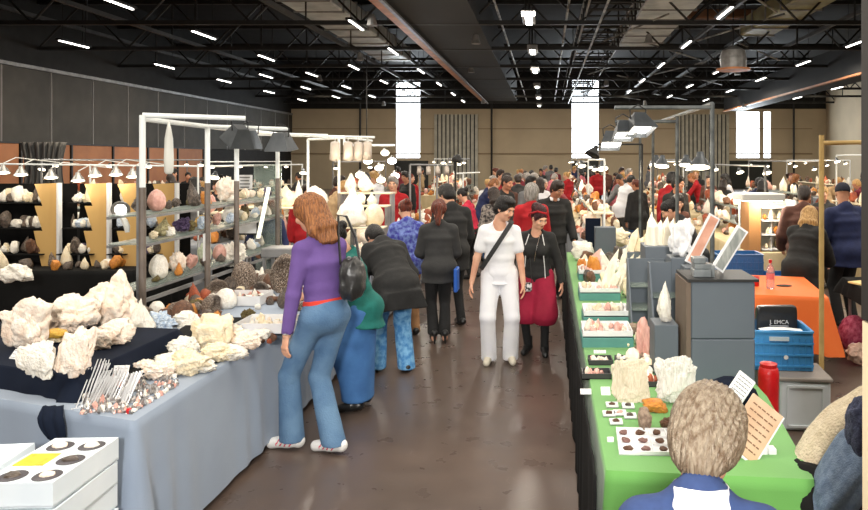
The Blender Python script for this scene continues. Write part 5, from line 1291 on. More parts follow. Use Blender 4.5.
# dark display cases
DCASE = M('slate_display_case', srgb(92, 100, 108), srgb(86, 94, 102), 2, .55)
DEDGE = M('case_edge', srgb(104, 88, 74), rough=.6)
dc = thing('display_case', 'large slate-grey display case, two panels high, on the right end of the green table', 'display case', (1.0, 3.95, GZ))
MB().box((.0, .17, .13), (.36, .34, .255), bev=.006).build('lower_box', DCASE, dc)
MB().box((.0, .17, .42), (.36, .34, .32), bev=.006).build('upper_box', DCASE, dc)
MB().box((-.195, .17, .29), (.025, .34, .575)).build('side_board', DEDGE, dc); MB().box((0, .17, .59), (.4, .36, .015)).build('lid', STEEL, dc)
def slantcase(x, y, w, h, lab, z=GZ, l=.34):
    t = thing('slanted_case', lab, 'display case', (x, y, z)); n = 4
    for sx_ in (-w / 2, w / 2):
        P = [(sx_, 0, 0), (sx_, l, 0), (sx_, l, h), (sx_, l - .05, h)]; Q_ = [(sx_ + .012, b, c) for _, b, c in P]
        MB().add(P + Q_, [(0, 1, 2, 3), (7, 6, 5, 4)] + [(k, (k + 1) % 4, 4 + (k + 1) % 4, 4 + k) for k in range(4)]).build('side_board', DCASE, t)
    MB().box((.006, l - .01, h / 2), (w, .012, h)).build('back_board', DCASE, t)
    for k in (.3, .62): MB().box((.006, l - .05 - l * .35 * (1 - k), h * k), (w - .02, l * .75 * (1 - k) + .08, .01)).build('shelf_board', GLASS, t)
    return t
slantcase(.84, 4.55, .26, .56, 'slanted dark display case left behind the big slate case')
slantcase(.78, 5.15, .3, .5, 'slanted dark display case second behind the big slate case')
blk = MB().box((0, 0, .295), (.3, .3, .59), bev=.005).build('display_block', DCASE, loc=(.93, 5.2 + .45, GZ)); tag(blk, 'tall dark block under the cactus-shaped quartz', 'block')
blk = MB().box((0, 0, .16), (.3, .2, .32), bev=.005).build('display_block', DCASE, loc=(.98, 7.3, GZ)); tag(blk, 'low dark block under the tan crystal blades', 'block')
bpy.context.view_layer.update()
for o in list(COL.objects):
    if o.get('label', '').startswith('white cactus'): o.location = (.93, 5.6, GZ + .591)
    if o.get('label', '').startswith('tan crystal blades'): o.location = (.98, 7.3, GZ + .321)
k = 4.9 / F
stone('mineral_rock', 'big bright white rounded rock standing behind the slate case', 'mineral', (.96, 4.97, 1.37), .19, .15, .29, 'slab', M('bright_white', G(.86), G(.78), 6, .4, bump=.3), 141, 0, n=5)
blk = MB().box((0, 0, .294), (.26, .2, .588), bev=.005).build('display_block', DCASE, loc=(1.0, 4.97, GZ)); tag(blk, 'dark block under the big bright white rounded rock', 'block')
stone('mineral_rock', 'tall narrow white stone below the bright white rock, left of the slate case', 'mineral', (.71, 4.2, GZ + .3), .09, .08, .26, 'spike', PALE, 142, 0, n=4)
blk = MB().box((0, 0, .149), (.14, .2, .298), bev=.004).build('display_block', DCASE, loc=(.71, 4.22, GZ)); tag(blk, 'small dark block left of the slate case', 'block')
stone('mineral_rock', 'tan leaning stone left of the tall narrow white stone', 'mineral', (.62, 4.45, GZ), .1, .09, .3, 'slab', PINK, 143, 0, n=4)
scatter(10, over(.5, .66, 3.95, 4.9, GZ), 'small cream mineral at the foot of the dark cases', 'minerals at the foot of the dark cases', [PALE, CREAMS, ROSE], (.05, .1))
# leaning framed slabs and little boxes on the slate case
TOP = GZ + .598
def leanslab(x, y, z, w, h, ang, mat, lab, tilt=.35):
    t = thing('stone_plaque', lab, 'plaque', (x, y, z)); c, s_ = math.cos(ang), math.sin(ang)
    for nm, g, th, mt, off in (('border', .0, .022, WHITE, 0), ('slab', .012, .03, mat, -.004)):
        a, b = w / 2 - g, h - g
        P = [(-a, g), (a, g), (a, b), (-a, b)]; vs = []
        for yy in (-th / 2, th / 2):
            for u, v in P: vs.append((u * c + v * s_, yy + off + v * tilt, -u * s_ + v * c + w / 2 * abs(s_)))
        MB().add(vs, [(0, 1, 2, 3), (7, 6, 5, 4)] + [(q, (q + 1) % 4, 4 + (q + 1) % 4, 4 + q) for q in range(4)]).build(nm, mt, t)
    return t
leanslab(1.02, 4.17, TOP, .075, .29, .6, M('grey_slab', srgb(170, 172, 164), srgb(130, 134, 130), 14, .4, stretch=(3, 3, .6)), 'white-edged grey stone slab leaning to the right on the slate case', .15)
leanslab(.96, 4.66, GZ + .56, .08, .36, .5, M('pink_slab', srgb(222, 170, 146), srgb(196, 140, 116), 9, .4), 'white-edged pink stone slab leaning right behind the grey one', .1)
blk = MB().box((0, 0, .279), (.16, .16, .558), bev=.004).build('display_block', DCASE, loc=(1.0, 4.7, GZ)); tag(blk, 'dark block under the pink stone slab', 'block')
for i, (x, w, hh, z) in enumerate(((.9, .11, .045, 0), (.9, .1, .03, .046), (.88, .07, .035, .077), (.955, .025, .07, 0))):
    b = MB().box((0, 0, hh / 2), (w, .09, hh), bev=.004).build('small_box', M('silver_box', srgb(160, 166, 168), srgb(120, 126, 128), 8, .35, metal=.4), loc=(x, 4.05, TOP + z)); tag(b, ['bottom silvery box on the slate case', 'middle silvery box on the slate case', 'top silvery box on the slate case', 'small upright silvery box beside the stacked ones on the slate case'][i], 'box')
# signs at the near end
TANPL = M('tan_plaque', srgb(206, 176, 146), srgb(190, 154, 120), 6, .6)
def tilted_sign(c, w, h, rz, roll, lean, face, lab, edge=None, rows=6, nm='sign_board'):
    t = thing(nm, lab, 'sign', c); Rm = Matrix.Rotation(rz, 4, 'Z') @ Matrix.Rotation(-lean, 4, 'X') @ Matrix.Rotation(roll, 4, 'Y')
    m = MB(); m.T = Rm; m.box((0, 0, h / 2), (w, .012, h), bev=.002); m.build('board', face, t)
    if edge: 
        m = MB(); m.T = Rm; m.box((0, .006, -.004), (w + .01, .016, .012)); m.box((w / 2 + .003, .006, h / 2), (.01, .016, h)); m.build('edge', edge, t)
    m = MB(); m.T = Rm
    for i in range(rows):
        z = h * (.86 - .72 * i / (rows - 1)); x = -w * .38
        while x < w * .34:
            l = min(w * rnd.uniform(.06, .2), w * .38 - x); m.box((x + l / 2, -.0075, z), (l, .002, h * .022)); x += l + w * .035
    m.build('writing', INK if face is not TANPL else M('engraving', srgb(120, 84, 60), rough=.7), t); 
    m = MB(); m.T = Rm; m.tube((0, .01, h * .8), (0, .01 + .2 * h, .02), .004); m.build('prop', STEEL2, t); return t
tilted_sign((.815, 2.96, GZ + .035), .16, .24, R(8), R(41), .3, TANPL, 'tan engraved plaque tilted on the green cloth right of the grey-haired woman', WHITE, 7)
tilted_sign((.905, 3.42, GZ + .09), .095, .15, R(5), R(40), .3, CARD, 'white printed card tilted below the slate case above the tan plaque', None, 7)
for i, (x, y) in enumerate(((.93, 3.03), (.975, 3.03))):
    b = MB().box((0, 0, .014), (.05 if i == 0 else .035, .045, .028), bev=.004).build('white_block', WHITE, loc=(x, y, GZ)); tag(b, ['small white block right of the tan plaque', 'smaller white block at the right of the first one by the plaque'][i], 'block')
nb = MB(); V, Q = ico(3); V = V * (1 + .18 * wav(V, 2, 9)[:, None]); nb.add([(a * .2, b * .18, max(-.0, c * .16 + .02)) for a, b, c in V], [tuple(q) for q in Q]); o = nb.build('cloth_heap', CL_NAVY, loc=(.95, 3.62, GZ), smooth=True); o.scale = (.75, .6, .9); tag(o, 'dark navy cloth heaped below the slate case behind the white card', 'cloth')
# pipe frame with lamps over the green table
PX = 1.33
PIPED = M('dull_pipe', srgb(120, 124, 124), srgb(84, 88, 88), 8, .4, metal=.5)
frame('dark grey pipe frame of tall poles over the green table', [(PX, 5.6, 2.5), (PX, 7.1, 2.5), (PX, 8.7, 2.52), (PX, 9.9, 2.5)],
      [((PX, 5.6, 2.5), (PX, 9.9, 2.5)), ((PX, 5.6, 2.47), (.55, 5.6, 2.47)), ((PX, 7.1, 2.44), (.7, 7.1, 2.44))], r=.019, mat=PIPED)
for i, (px, py, d, s_, lab) in enumerate(((638, 119, 5.55, .95, 'largest dark floodlight over the green table, nearest the thick pole'), (623, 126, 5.6, .8, 'dark floodlight left of the largest one over the green table'), (610, 136, 7.0, .95, 'third dark floodlight, lowest and furthest left over the green table'))):
    p = at(px, py, d); flood(p, lab, s_, .35 - .15 * i, -.42); plight(p + Vector((0, -.1, -.25)), 7, .06)
lf = frame('thin black bent pole with a small black lamp over the far green table', [(1.34, 9.75, 2.27)], [((1.34, 9.75, 2.27), (.72, 9.75, 2.27))], r=.014, mat=STEEL)
reflector((.66, 9.75, 2.15), 'small black lamp at the end of the thin bent pole', None, 1.1, (-.4, -.3, -.8), shade=BLACK, bulb=STEEL)
for px, py, d in ((686, 163, 10.5), (700, 164, 9.8), (662, 164, 10), (656, 163, 11)): 
    reflector(at(px, py, d), 'bright cone lamp in the row behind the tall poles', 'bright cone lamps behind the tall poles', 1.25 if px != 700 else 1.7, (-.1, -.3, -1), shade=SHADE); 
plight(at(690, 172, 9.9), 14); plight(at(660, 174, 10.4), 12)
# second right table with the orange cloth
OY0, OY1 = 6.75, 7.95
op = [(1.98, 6.75), (2.66, 6.6), (2.85, 7.75), (2.08, 7.95)]
table(op, .744, 'small table under the orange cloth behind the blue crate')
cloth_cover('tablecloth', op, .75, .52, CL_ORANGE, 'bright orange cloth over the small table behind the blue crate', seed=31, amp=.02, wl=.6, flare=.05, corner_fold=.12)
b = thing('water_bottle', 'clear plastic bottle with a red cap on the orange cloth', 'bottle', (2.26, 7.05, .752))
PET = M('clear_plastic', srgb(230, 214, 222), rough=.1, trans=.7, alpha=.75)
MB().lathe([(.036, 0), (.04, .02), (.04, .1), (.036, .12), (.04, .14), (.04, .19), (.03, .225), (.014, .25), (.014, .265)], n=18).build('body', PET, b, smooth=True)
MB().lathe([(.016, .262), (.017, .29), (.012, .295)], n=14).build('cap', RED, b); MB().lathe([(.0405, .1), (.0405, .16)], n=18, closed=False).build('paper_label', M('pink_label', srgb(226, 120, 120), rough=.5), b)
c = MB().lathe([(.03, 0), (.037, .1), (.033, .1), (.027, .01)], n=18).build('cup', RED, loc=(2.16, 7.2, .752), smooth=True); tag(c, 'red plastic cup left of the clear bottle on the orange cloth', 'cup')
o = stone('dark_dish', 'flat dark object lying right of the bottle on the orange cloth', 'dish', (2.45, 7.2, .752), .16, .11, .015, 'dome', BLACK, 3, n=3)
c = MB().lathe([(.06, 0), (.065, .004), (.06, .006)], n=18).build('dark_coaster', STEEL, loc=(2.06, 7.4, .752)); tag(c, 'small dark coaster left behind the red cup on the orange cloth', 'coaster')
# crates
def crate(c, w, l, hh, lab, mat, rz=0, ribs=True, name='folding_crate'):
    t = thing(name, lab, 'crate', c, rz); th = .014
    MB().box((0, 0, .008), (w - .01, l - .01, .014)).build('base', mat, t)
    for nm, cx, cy, a, bb in (('front_wall', 0, -l / 2 + th / 2, w, th), ('rear_wall', 0, l / 2 - th / 2, w, th), ('left_wall', -w / 2 + th / 2, 0, th, l - 2 * th), ('right_wall', w / 2 - th / 2, 0, th, l - 2 * th)):
        m = MB(); m.box((cx, cy, hh / 2), (a, bb, hh), bev=.003)
        if ribs:
            L = max(a, bb); n = int(L / .045)
            for i in range(n + 1):
                q = -L / 2 + L * i / n
                d = (.006, .012, hh * .8)
                if a > bb: m.box((cx + q * .96, cy + math.copysign(.009, cy), hh * .42), d)
                else: m.box((cx + math.copysign(.009, cx), cy + q * .96, hh * .42), (d[1], d[0], d[2]))
            for z in (.12, .4, .68, .97):
                if a > bb: m.box((cx, cy + math.copysign(.01, cy), hh * z), (a, .016, .014))
                else: m.box((cx + math.copysign(.01, cx), cy, hh * z), (.016, bb, .014))
        m.build(nm, mat, t)
    return t
BLUEP = M('blue_plastic', srgb(70, 148, 206), srgb(62, 138, 196), 3, .4)
GREYP_ = M('grey_plastic', srgb(212, 218, 222), srgb(202, 208, 213), 3, .45)
g1 = thing('grey_crate', 'light grey closed plastic crate on the floor under the blue crate', 'crate', (1.96, 5.3, 0), R(-6))
MB().box((0, .18, .19), (.37, .4, .37), bev=.012).build('body', GREYP_, g1); MB().box((0, .18, .392), (.4, .43, .03), bev=.01).build('lid', M('grey_brown_lid', srgb(138, 130, 124), rough=.5), g1)
m = MB(); 
for a in (-.13, .13): m.box((a, -.026, .19), (.016, .016, .3))
m.box((0, -.026, .34), (.27, .016, .016)); m.box((0, -.026, .04), (.27, .016, .016)); m.build('rim', GREYP_, g1)
g2 = thing('grey_crate', 'grey plastic crate on the floor behind, holding up the left of the blue crate', 'crate', (1.55, 5.72, 0))
MB().box((0, .17, .2), (.36, .38, .4), bev=.012).build('body', GREYP_, g2)
bc = crate((1.83, 5.65, .41), .52, .4, .31, 'blue slatted plastic crate holding a black bag, before the orange cloth', BLUEP, R(-5))
MB().box((0, -.212, .25), (.15, .012, .03)).build('handle', M('pale_handle', srgb(190, 206, 216), rough=.5), bc)
MB().lathe([(.001, 0), (.018, .001)], (.05, -.222, .11), axis=(0, -1, 0), n=12).build('sticker', WHITE, bc)
bag = thing('black_bag', 'black glossy bag with white lettering standing in the blue crate', 'bag', (1.9, 5.78, .43), R(-3))
BAGM = M('black_vinyl', G(.02), G(.03), 6, .28, bump=.25, bscale=9)
m = MB(); V, Q = ico(4); V = np.sign(V) * np.abs(V) ** .16; V[:, 1] += .4 * wav(V, 1.5, 3); V[:, 2] += .02 * V[:, 0]
m.add([(a * .165, b_ * .035, c_ * .21 + .21) for a, b_, c_ in V], [tuple(q) for q in Q]); m.build('body', BAGM, bag, smooth=True)
tx = bpy.data.curves.new('lettering', 'FONT'); tx.body = 'J. EMCA'; tx.size = .045; tx.align_x = 'CENTER'; tx.extrude = .001
to = link(bpy.data.objects.new('lettering', tx)); dg = bpy.context.evaluated_depsgraph_get(); me = bpy.data.meshes.new_from_object(to.evaluated_get(dg)); bpy.data.objects.remove(to)
me.materials.append(WHITE); lo_ = link(bpy.data.objects.new('lettering', me), bag); lo_.rotation_euler = (R(90), 0, 0); lo_.location = (0.01, -.056, .28)
MB().box((.01, -.052, .262), (.15, .003, .006)).build('underline', WHITE, bag)
pp = MB(); pp.path([(-.16, 0, 0), (-.08, -.0, .02), (.04, 0, .018), (.17, 0, -.01)], .02); o = pp.build('white_paper', CARD, loc=(1.87, 5.6, .69)); o.scale = (1, 2.2, .5); tag(o, 'curved white paper lying on top of the blue crate before the black bag', 'paper')
rt = thing('red_cylinder', 'bright red wrapped cylinder standing left of the light grey crate', 'container', (1.51, 4.75, 0))
MB().lathe([(.06, 0), (.068, .01), (.066, .1), (.07, .24), (.066, .42), (.07, .6), (.062, .64), (.05, .65)], n=20).build('body', M('red_wrap', srgb(214, 30, 34), srgb(190, 20, 26), 10, .35, bump=.5, bscale=10), rt, smooth=True)
MB().lathe([(.055, .64), (.058, .67), (.02, .68)], n=16).build('cap', RED, rt)
for i, (x, y, z, rz, lab) in enumerate(((2.28, 8.35, 0, 0, 'blue crate on the floor behind the orange table, left bottom'), (2.3, 8.35, .32, .05, 'blue crate stacked behind the orange table, left middle'), (2.27, 8.35, .64, -.03, 'blue crate on top of the left stack behind the orange table'), (2.86, 8.8, 0, 0, 'blue crate on the floor behind the orange table, right bottom'), (2.88, 8.8, .32, 0, 'blue crate of the right stack behind the black-coated person'))):
    crate((x, y, z), .54, .36, .31, lab, M('deep_blue_plastic', srgb(44, 100, 156), rough=.4), rz)
# wooden post and black-covered counter at the right
frame('pale wooden post with a crossbar at the right, in front of the capped person', [(2.44, 6.2, 2.27)], [((2.44, 6.2, 2.2), (3.6, 6.1, 2.22))], r=.022, mat=M('pale_wood', srgb(214, 182, 120), srgb(190, 156, 96), 4, .6), name='wooden_post')
bt = [(3.12, 6.7), (4.4, 6.7), (4.4, 7.6), (3.22, 7.6)]
table(bt, .77, 'counter under black cloth at the far right'); cloth_cover('tablecloth', bt, .776, .16, CL_BLACK, 'black cloth over the counter at the right edge behind the wooden post', seed=41)
for i, (x, y, rz, lab, mt) in enumerate(((3.32, 7.2, .4, 'yellow-cream folder lying on the black counter by the wooden post', CREAMS), (3.42, 6.95, -.2, 'white sheet lying on the black counter beside the folder', CARD), (3.75, 7.25, .2, 'cream sheet at the right on the black counter', CARD))):
    o = MB().box((0, 0, .008), (.34, .22, .016), rz=rz).build('folder', M('cream_folder', srgb(236, 206, 140), rough=.6) if i != 1 else CARD, loc=(x, y, .78)); tag(o, lab, 'folder')
o = stone('magenta_bag', 'magenta and pink soft bag on the floor under the black counter', 'bag', (3.3, 7.5, .0), .34, .26, .42, 'dome', M('magenta_bag', srgb(176, 30, 80), srgb(226, 120, 150), 9, .6), 7, n=4)
o = stone('plastic_bag', 'pale transparent plastic bag on the floor right of the orange cloth', 'bag', (3.12, 7.0, .0), .26, .22, .24, 'lump', M('pale_plastic', srgb(232, 200, 180), rough=.3), 8, n=4)
# display cabinet and canopy behind the crates
wc = thing('glass_cabinet', 'white-edged display cabinet with a brown side panel behind the blue crates', 'cabinet', (3.05, 9.7, 0))
MB().box((0, 0, .4), (.62, .4, .8), bev=.01).build('base', CL_CREAM, wc)
MB().box((-.22, -.02, 1.15), (.16, .4, .7)).build('side_panel', M('brown_panel', srgb(166, 118, 70), rough=.5), wc)
for z in (.83, 1.03, 1.22, 1.4): MB().box((.12, 0, z), (.46, .36, .014)).build('shelf_board', WHITE, wc)
MB().box((.12, .19, 1.15), (.5, .02, .7)).build('back_panel', M('cabinet_back', srgb(226, 226, 206), rough=.5), wc); MB().box((.345, 0, 1.15), (.02, .38, .7)).build('edge_board', WHITE, wc)
scatter(14, lambda: (3.17 + rnd.uniform(-.17, .15), 9.65 + rnd.uniform(-.08, .08), rnd.choice((.838, 1.038, 1.228))), 'small cream figure-like mineral on the shelves of the white-edged cabinet', 'minerals in the white-edged cabinet', [PALE, CREAMS, AMBER, GREENS], (.05, .09), hr=(1, 1.8))
cn = thing('canopy_lamp', 'flat white canopy light box above the brown-sided cabinet', 'lamp', (2.85, 9.4, 1.52)); MB().box((0, 0, .04), (.56, .5, .09), bev=.01).build('box', WPAINT, cn); MB().box((0, 0, -.008), (.5, .44, .008)).build('bulb', BULBW, cn)
for x in (-.2, .24): MB().tube((x, .2, 0), (x, .2, -1.5), .012).build('post', WPAINT, cn)
plight((2.9, 9.3, 1.42), 8, .08)
# coat and jeans over a chair in the near right corner
ch = thing('folding_chair', 'dark chair under the beige fleece coat, near right corner', 'chair', (1.62, 2.95, 0), R(-20))
MB().box((0, 0, .45), (.42, .42, .03), bev=.01).build('seat', STEEL, ch)
for x in (-.19, .19):
    for y in (-.19, .19): MB().tube((x, y, 0), (x, y, .45 if y < 0 else .86), .012).build('leg', STEEL2, ch)
MB().box((0, .19, .74), (.4, .02, .2), bev=.01).build('backrest', STEEL, ch)
FLEE = M('beige_fleece', srgb(222, 206, 178), srgb(204, 186, 156), 30, .95, bump=.8, bscale=90, sheen=.3)
DENIM = M('blue_denim', srgb(112, 130, 154), srgb(90, 108, 134), 40, .85, bump=.4, bscale=160)
def heap(name, lab, cat, c, r, mat, seed, rz=0, rx=0, fr=2.2, amp=.16, sq=1.0):
    V, Q = ico(5); V = np.sign(V) * np.abs(V) ** sq; N = V / np.linalg.norm(V, axis=1)[:, None]
    V = V * np.array(r) * (1 + amp * wav(N, fr, seed, oct=3) + amp * .5 * np.sin(N[:, 0] * 9 + 3 * wav(N, 1.5, seed + 1)))[:, None]
    Rm = np.array(Matrix.Rotation(rz, 3, 'Z') @ Matrix.Rotation(rx, 3, 'X')); V = V @ Rm.T
    o = npmesh(name, V, Q, mat); o.location = c; return tag(o, lab, cat)
heap('fleece_coat', 'beige fleece coat thrown over the chair in the near right corner', 'coat', at(836, 452, 3.0), (.13, .13, .34), FLEE, 3, rx=0, rz=0, fr=1.6, amp=.1).rotation_euler = (0, R(38), 0)
heap('denim_jacket', 'blue denim garment lying on the beige fleece coat', 'jacket', at(846, 474, 2.75), (.1, .12, .2), DENIM, 5, amp=.1).rotation_euler = (0, R(30), 0)
heap('knit_scarf', 'dark navy knitted scarf at the right edge on top of the coat', 'scarf', at(862, 430, 2.7), (.05, .08, .12), M('navy_knit', srgb(40, 46, 70), srgb(70, 76, 104), 60, .9, bump=.6), 6)
heap('black_bag', 'black soft bag on the floor between the green cloth and the coat', 'bag', at(822, 505, 2.9), (.14, .18, .17), CL_BLACK, 7)
heap('fleece_sleeve', 'pale grey-beige fleece sleeve hanging in the very corner at lower right', 'coat', (1.13, 2.45, .42), (.08, .1, .42), M('pale_fleece', srgb(206, 198, 182), srgb(190, 180, 160), 40, .95, bump=.8), 9)
# close column at the right edge of the view
cb = struct(MB().box((1.0, 1.66, .815), (.346, .34, 1.63)).build('wall_pillar', M('cream_pillar', srgb(240, 222, 186), rough=.7)))
MB().box((1.0, 1.66, 3.7), (.35, .344, 4.13)).build('upper_cladding', M('brown_cladding', srgb(26, 20, 16), srgb(20, 16, 13), 2, .6), cb)
# ---------------------------------------------------------------- people near the camera
def cm(n, a, b=None, **k): return M('cloth_' + n, a, b or tuple(x * .75 for x in a), k.pop('s', 12), k.pop('r', .85), bump=k.pop('bump', .15), bscale=k.pop('bs', 30), **k)
PURPLE = cm('purple', srgb(108, 82, 148), srgb(100, 74, 138), s=5); JEANS = cm('jeans', srgb(106, 140, 172), srgb(80, 114, 150), s=5, bump=.3, bs=90)
JEANS2 = cm('dark_jeans', srgb(64, 112, 168), srgb(52, 96, 150), s=6); TEALC = cm('teal', srgb(18, 108, 100)); BLK = cm('black', G(.012), G(.016)); CHAR = cm('charcoal', G(.035), G(.03))
WHT = cm('white', srgb(238, 238, 240), srgb(230, 230, 236), s=4); MARBLE = cm('marbled_jeans', srgb(66, 128, 186), srgb(120, 174, 214), s=22, contrast=.6); BURG = cm('burgundy', srgb(160, 22, 58), srgb(138, 14, 46), s=4)
REDC = cm('red', srgb(176, 20, 30)); NAVY = cm('navy', srgb(34, 44, 84)); STEELBLUE = cm('blazer_blue', srgb(46, 66, 110), srgb(42, 60, 102), s=40); BEIGE_C = cm('beige', srgb(190, 160, 120)); BROWN_C = cm('brown', srgb(96, 60, 48))
PLAID = cm('plaid', srgb(150, 140, 132), srgb(60, 56, 56), s=26, contrast=.8); PATT = cm('blue_pattern', srgb(60, 60, 150), srgb(120, 140, 200), s=24, contrast=.6); GREYC = cm('grey', srgb(110, 110, 112)); TANT = cm('tan_trousers', srgb(168, 124, 84))
def hm(n, a, b): return M('hair_' + n, srgb(*a), srgb(*b), 26, .4, bump=.6, bscale=60, stretch=(3, 3, .35), contrast=.5)
H_AUB = hm('auburn', (176, 116, 66), (106, 62, 36)); H_BLK = hm('black', (26, 20, 18), (14, 11, 10)); H_RED = hm('red_brown', (120, 50, 26), (72, 30, 18)); H_DARK = hm('dark_brown', (54, 38, 30), (30, 22, 18))
H_GREY = hm('grey_blonde', (150, 136, 116), (104, 84, 64)); H_SIL = hm('silver', (176, 170, 164), (110, 104, 98)); H_BLOND = hm('blond', (216, 176, 112), (160, 116, 64)); H_BUR = hm('burgundy', (74, 20, 26), (34, 12, 14))
WSHOE = M('white_shoe', srgb(236, 234, 230), rough=.5); BSHOE = M('black_shoe', G(.015), rough=.3); PSTR = M('red_stripe', srgb(220, 60, 90), rough=.5); TSHOE = M('cream_shoe', srgb(214, 206, 186), rough=.5)

pw = person('woman seen from behind in a purple long-sleeved top and flared jeans at the left table', (-1.56, 4.93, 0), R(50), 1.83, True, lean=.1, side=-.02, head=(.42, .25, -.05),
    feet=((.03, -.08, .45), (-.12, .2, .6)), hands=((.12, .36, 1.0), (-.27, .02, .79)), poles=((.5, -1, -.2), (-.5, -1, 0)), hair=('long', H_AUB),
    top=dict(mat=PURPLE, g=.008, hem=.05, neck=.075), bottom=dict(kind='flared', mat=JEANS, belt=cm('coral_belt', srgb(226, 66, 50)), hem=.06), shoes=dict(mat=WSHOE, sole=WSHOE, stripe=PSTR), res=.009, build=.93, seed=2, hres=.006)
def wr(p, i, label_='bracelet', mat=SIL):
    v = Vector(p['_J'][3 + i]); MB().lathe([(.03, -.008), (.036, 0), (.03, .008)], n=16).build(label_, mat, p).location = v + Vector((0, 0, .015))
wr(pw, 1)
hbg = heap('handbag', 'black leather shoulder bag hanging at the right side of the purple-shirted woman', 'bag', at(352, 279, 4.93), (.085, .1, .15), M('black_leather', G(.02), G(.05), 9, .3, bump=.4, bscale=20), 13, amp=.08, sq=.7)
MB().path([(-.08, .0, .1), (-.115, .06, .32), (-.125, .1, .44), (-.08, .14, .43), (.0, .1, .28), (.06, 0, .1)], .01).build('strap', BSHOE, hbg)

person('dark-haired woman in a teal top and long blue denim skirt at the left table', (-1.53, 5.8, 0), R(98), 1.56, True, lean=.28, pel=(0, -.02, .95), head=(.6, .1, 0), feet=((.1, 0, -.1), (-.1, .05, .1)),
    hands=((.24, .32, .84), (-.15, .45, .84)), hair=('bun', H_BLK), top=dict(mat=TEALC, hem=-.18, sleeve=1.95, g=.02, hemg=.03, neck=.085), bottom=dict(kind='skirt', mat=JEANS2, hem=.1, w=.19), shoes=dict(mat=BSHOE), res=.012, seed=3)
lp = person('person in a loose black sweater and marbled blue jeans bent deeply over the left table', (-1.5, 6.8, 0), R(34), 1.68, True, lean=.85, pel=(0, -.1, .92), head=(1.1, .1, 0), feet=((.12, -.1, -.2), (-.12, .08, -.1)),
    hands=((.2, .34, .88), (-.18, .4, .88)), hair=('short', H_BLK), top=dict(mat=BLK, hem=-.2, g=.055, ag=.03, amp=.012, hemg=.03), bottom=dict(kind='jeans', mat=MARBLE, g=.018), shoes=dict(mat=BSHOE), res=.012, build=1.05, seed=4)
o = heap('dark_purse', 'dark red-brown purse held by the person in the black sweater', 'bag', J(lp, 3) + Vector((.03, -.1, -.03)), (.1, .03, .06), M('purse', srgb(60, 30, 34), rough=.35), 15, amp=.08, sq=.6)
sb = person('woman from behind in a charcoal suit and high heels with a red-brown ponytail', (-1.2, 7.85, 0), R(12), 1.62, True, lean=.06, head=(.3, -.1, 0), feet=((.07, 0, 0), (-.06, .02, .1)), hands=((.17, .3, .98), (-.17, .32, 1.02)),
    hair=('ponytail', H_RED), top=dict(mat=CHAR, hem=-.2, g=.022, hemg=.01), bottom=dict(kind='jeans', mat=BLK, hem=.1), shoes=dict(mat=BSHOE, heel=.07), res=.012, build=1.08, seed=5)
o = MB().box((0, 0, .13), (.04, .2, .26), bev=.01).build('blue_bag', M('blue_bag', srgb(40, 96, 190), rough=.4), loc=(-.99, 7.75, .6)); tag(o, 'small bright blue bag hanging beside the woman in the charcoal suit', 'bag')
person('dark-haired man in a black suit bending behind the woman in charcoal', (-1.14, 8.65, 0), R(28), 1.78, lean=.18, head=(.5, .4, 0), hair=('short', H_BLK), hands=((.2, .3, .95), (-.2, .3, .95)), top=dict(mat=BLK, hem=-.25, g=.025), bottom=dict(mat=BLK), shoes=dict(mat=BSHOE), res=.014, seed=6)
person('woman in a blue patterned jacket and tan trousers left of the charcoal-suited woman', (-1.62, 8.2, 0), R(20), 1.6, True, lean=.12, head=(.4, .2, 0), hair=('bun', H_RED), hands=((.2, .3, .95), (-.2, .3, .95)), top=dict(mat=PATT, hem=-.15, g=.03), bottom=dict(kind='trousers', mat=TANT), shoes=dict(mat=BSHOE), res=.014, seed=7)

wm = person('young man in an all-white T-shirt and trousers with a black strap across his chest', (-.47, 7.12, 0), R(182), 1.7, lean=.03, head=(.4, .9, -.05), feet=((.11, .02, -.15), (-.11, -.0, .2)), hands=((.3, .03, .8), (-.25, .06, .8)), poles=((.6, -1, 0), (-.6, -1, 0)),
    hair=('short', H_BLK), top=dict(mat=WHT, sleeve=.62, hem=-.12, g=.016, ag=.006, vneck=True, neck=.08, hemg=.02), bottom=dict(kind='jeans', mat=WHT, g=.014), shoes=dict(mat=TSHOE), res=.01, build=.9, seed=8, hres=.0055)
STR = M('black_strap', G(.015), rough=.6)
m = MB(); pts = []
for i in range(22):
    t = i / 21; x = -.13 + t * .32; z = 1.475 - t * .5; yy = .115 + .035 * math.sin(t * 3.14) + .01; pts.append((x * 1.0, yy if i not in (0, 21) else .05, z * .975))
vs = []; fs = []
for (x, y, z) in pts: vs += [(x - .018, y, z - .014), (x + .018, y, z + .014), (x + .018, y + .006, z + .014), (x - .018, y + .006, z - .014)]
for i in range(21):
    for k in range(4): fs.append((4 * i + k, 4 * i + (k + 1) % 4, 4 * i + 4 + (k + 1) % 4, 4 * i + 4 + k))
m.add(vs, fs).build('shoulder_strap', STR, wm)
rw = person('woman in black top, burgundy knee-length trousers and boots beside the man in white', (-.1, 7.42, 0), R(172), 1.57, True, lean=.04, head=(.42, .75, .03), feet=((.11, -.03, -.2), (-.1, .03, .2)), hands=((.3, .05, .92), (-.3, .02, .84)), poles=((.7, -1, 0), (-.6, -1, 0)),
    hair=('updo', H_BUR), top=dict(mat=BLK, hem=-.08, g=.02, neck=.085, vneck=True), bottom=dict(kind='baggy', mat=BURG, legs=BLK), shoes=dict(mat=BSHOE, boot=1), res=.01, build=1.08, seed=9, hres=.0055)
hp_ = Vector(rw['_J'][0])
WPI = M('white_piping', G(.7), rough=.6)
for q in (-1, 1): MB().path([(q * .07, .06, 1.27), (q * .1, .118, 1.16), (q * .095, .135, 1.05), (q * .105, .128, .93), (q * .11, .12, .82)], .005).build('piping', WPI, rw)
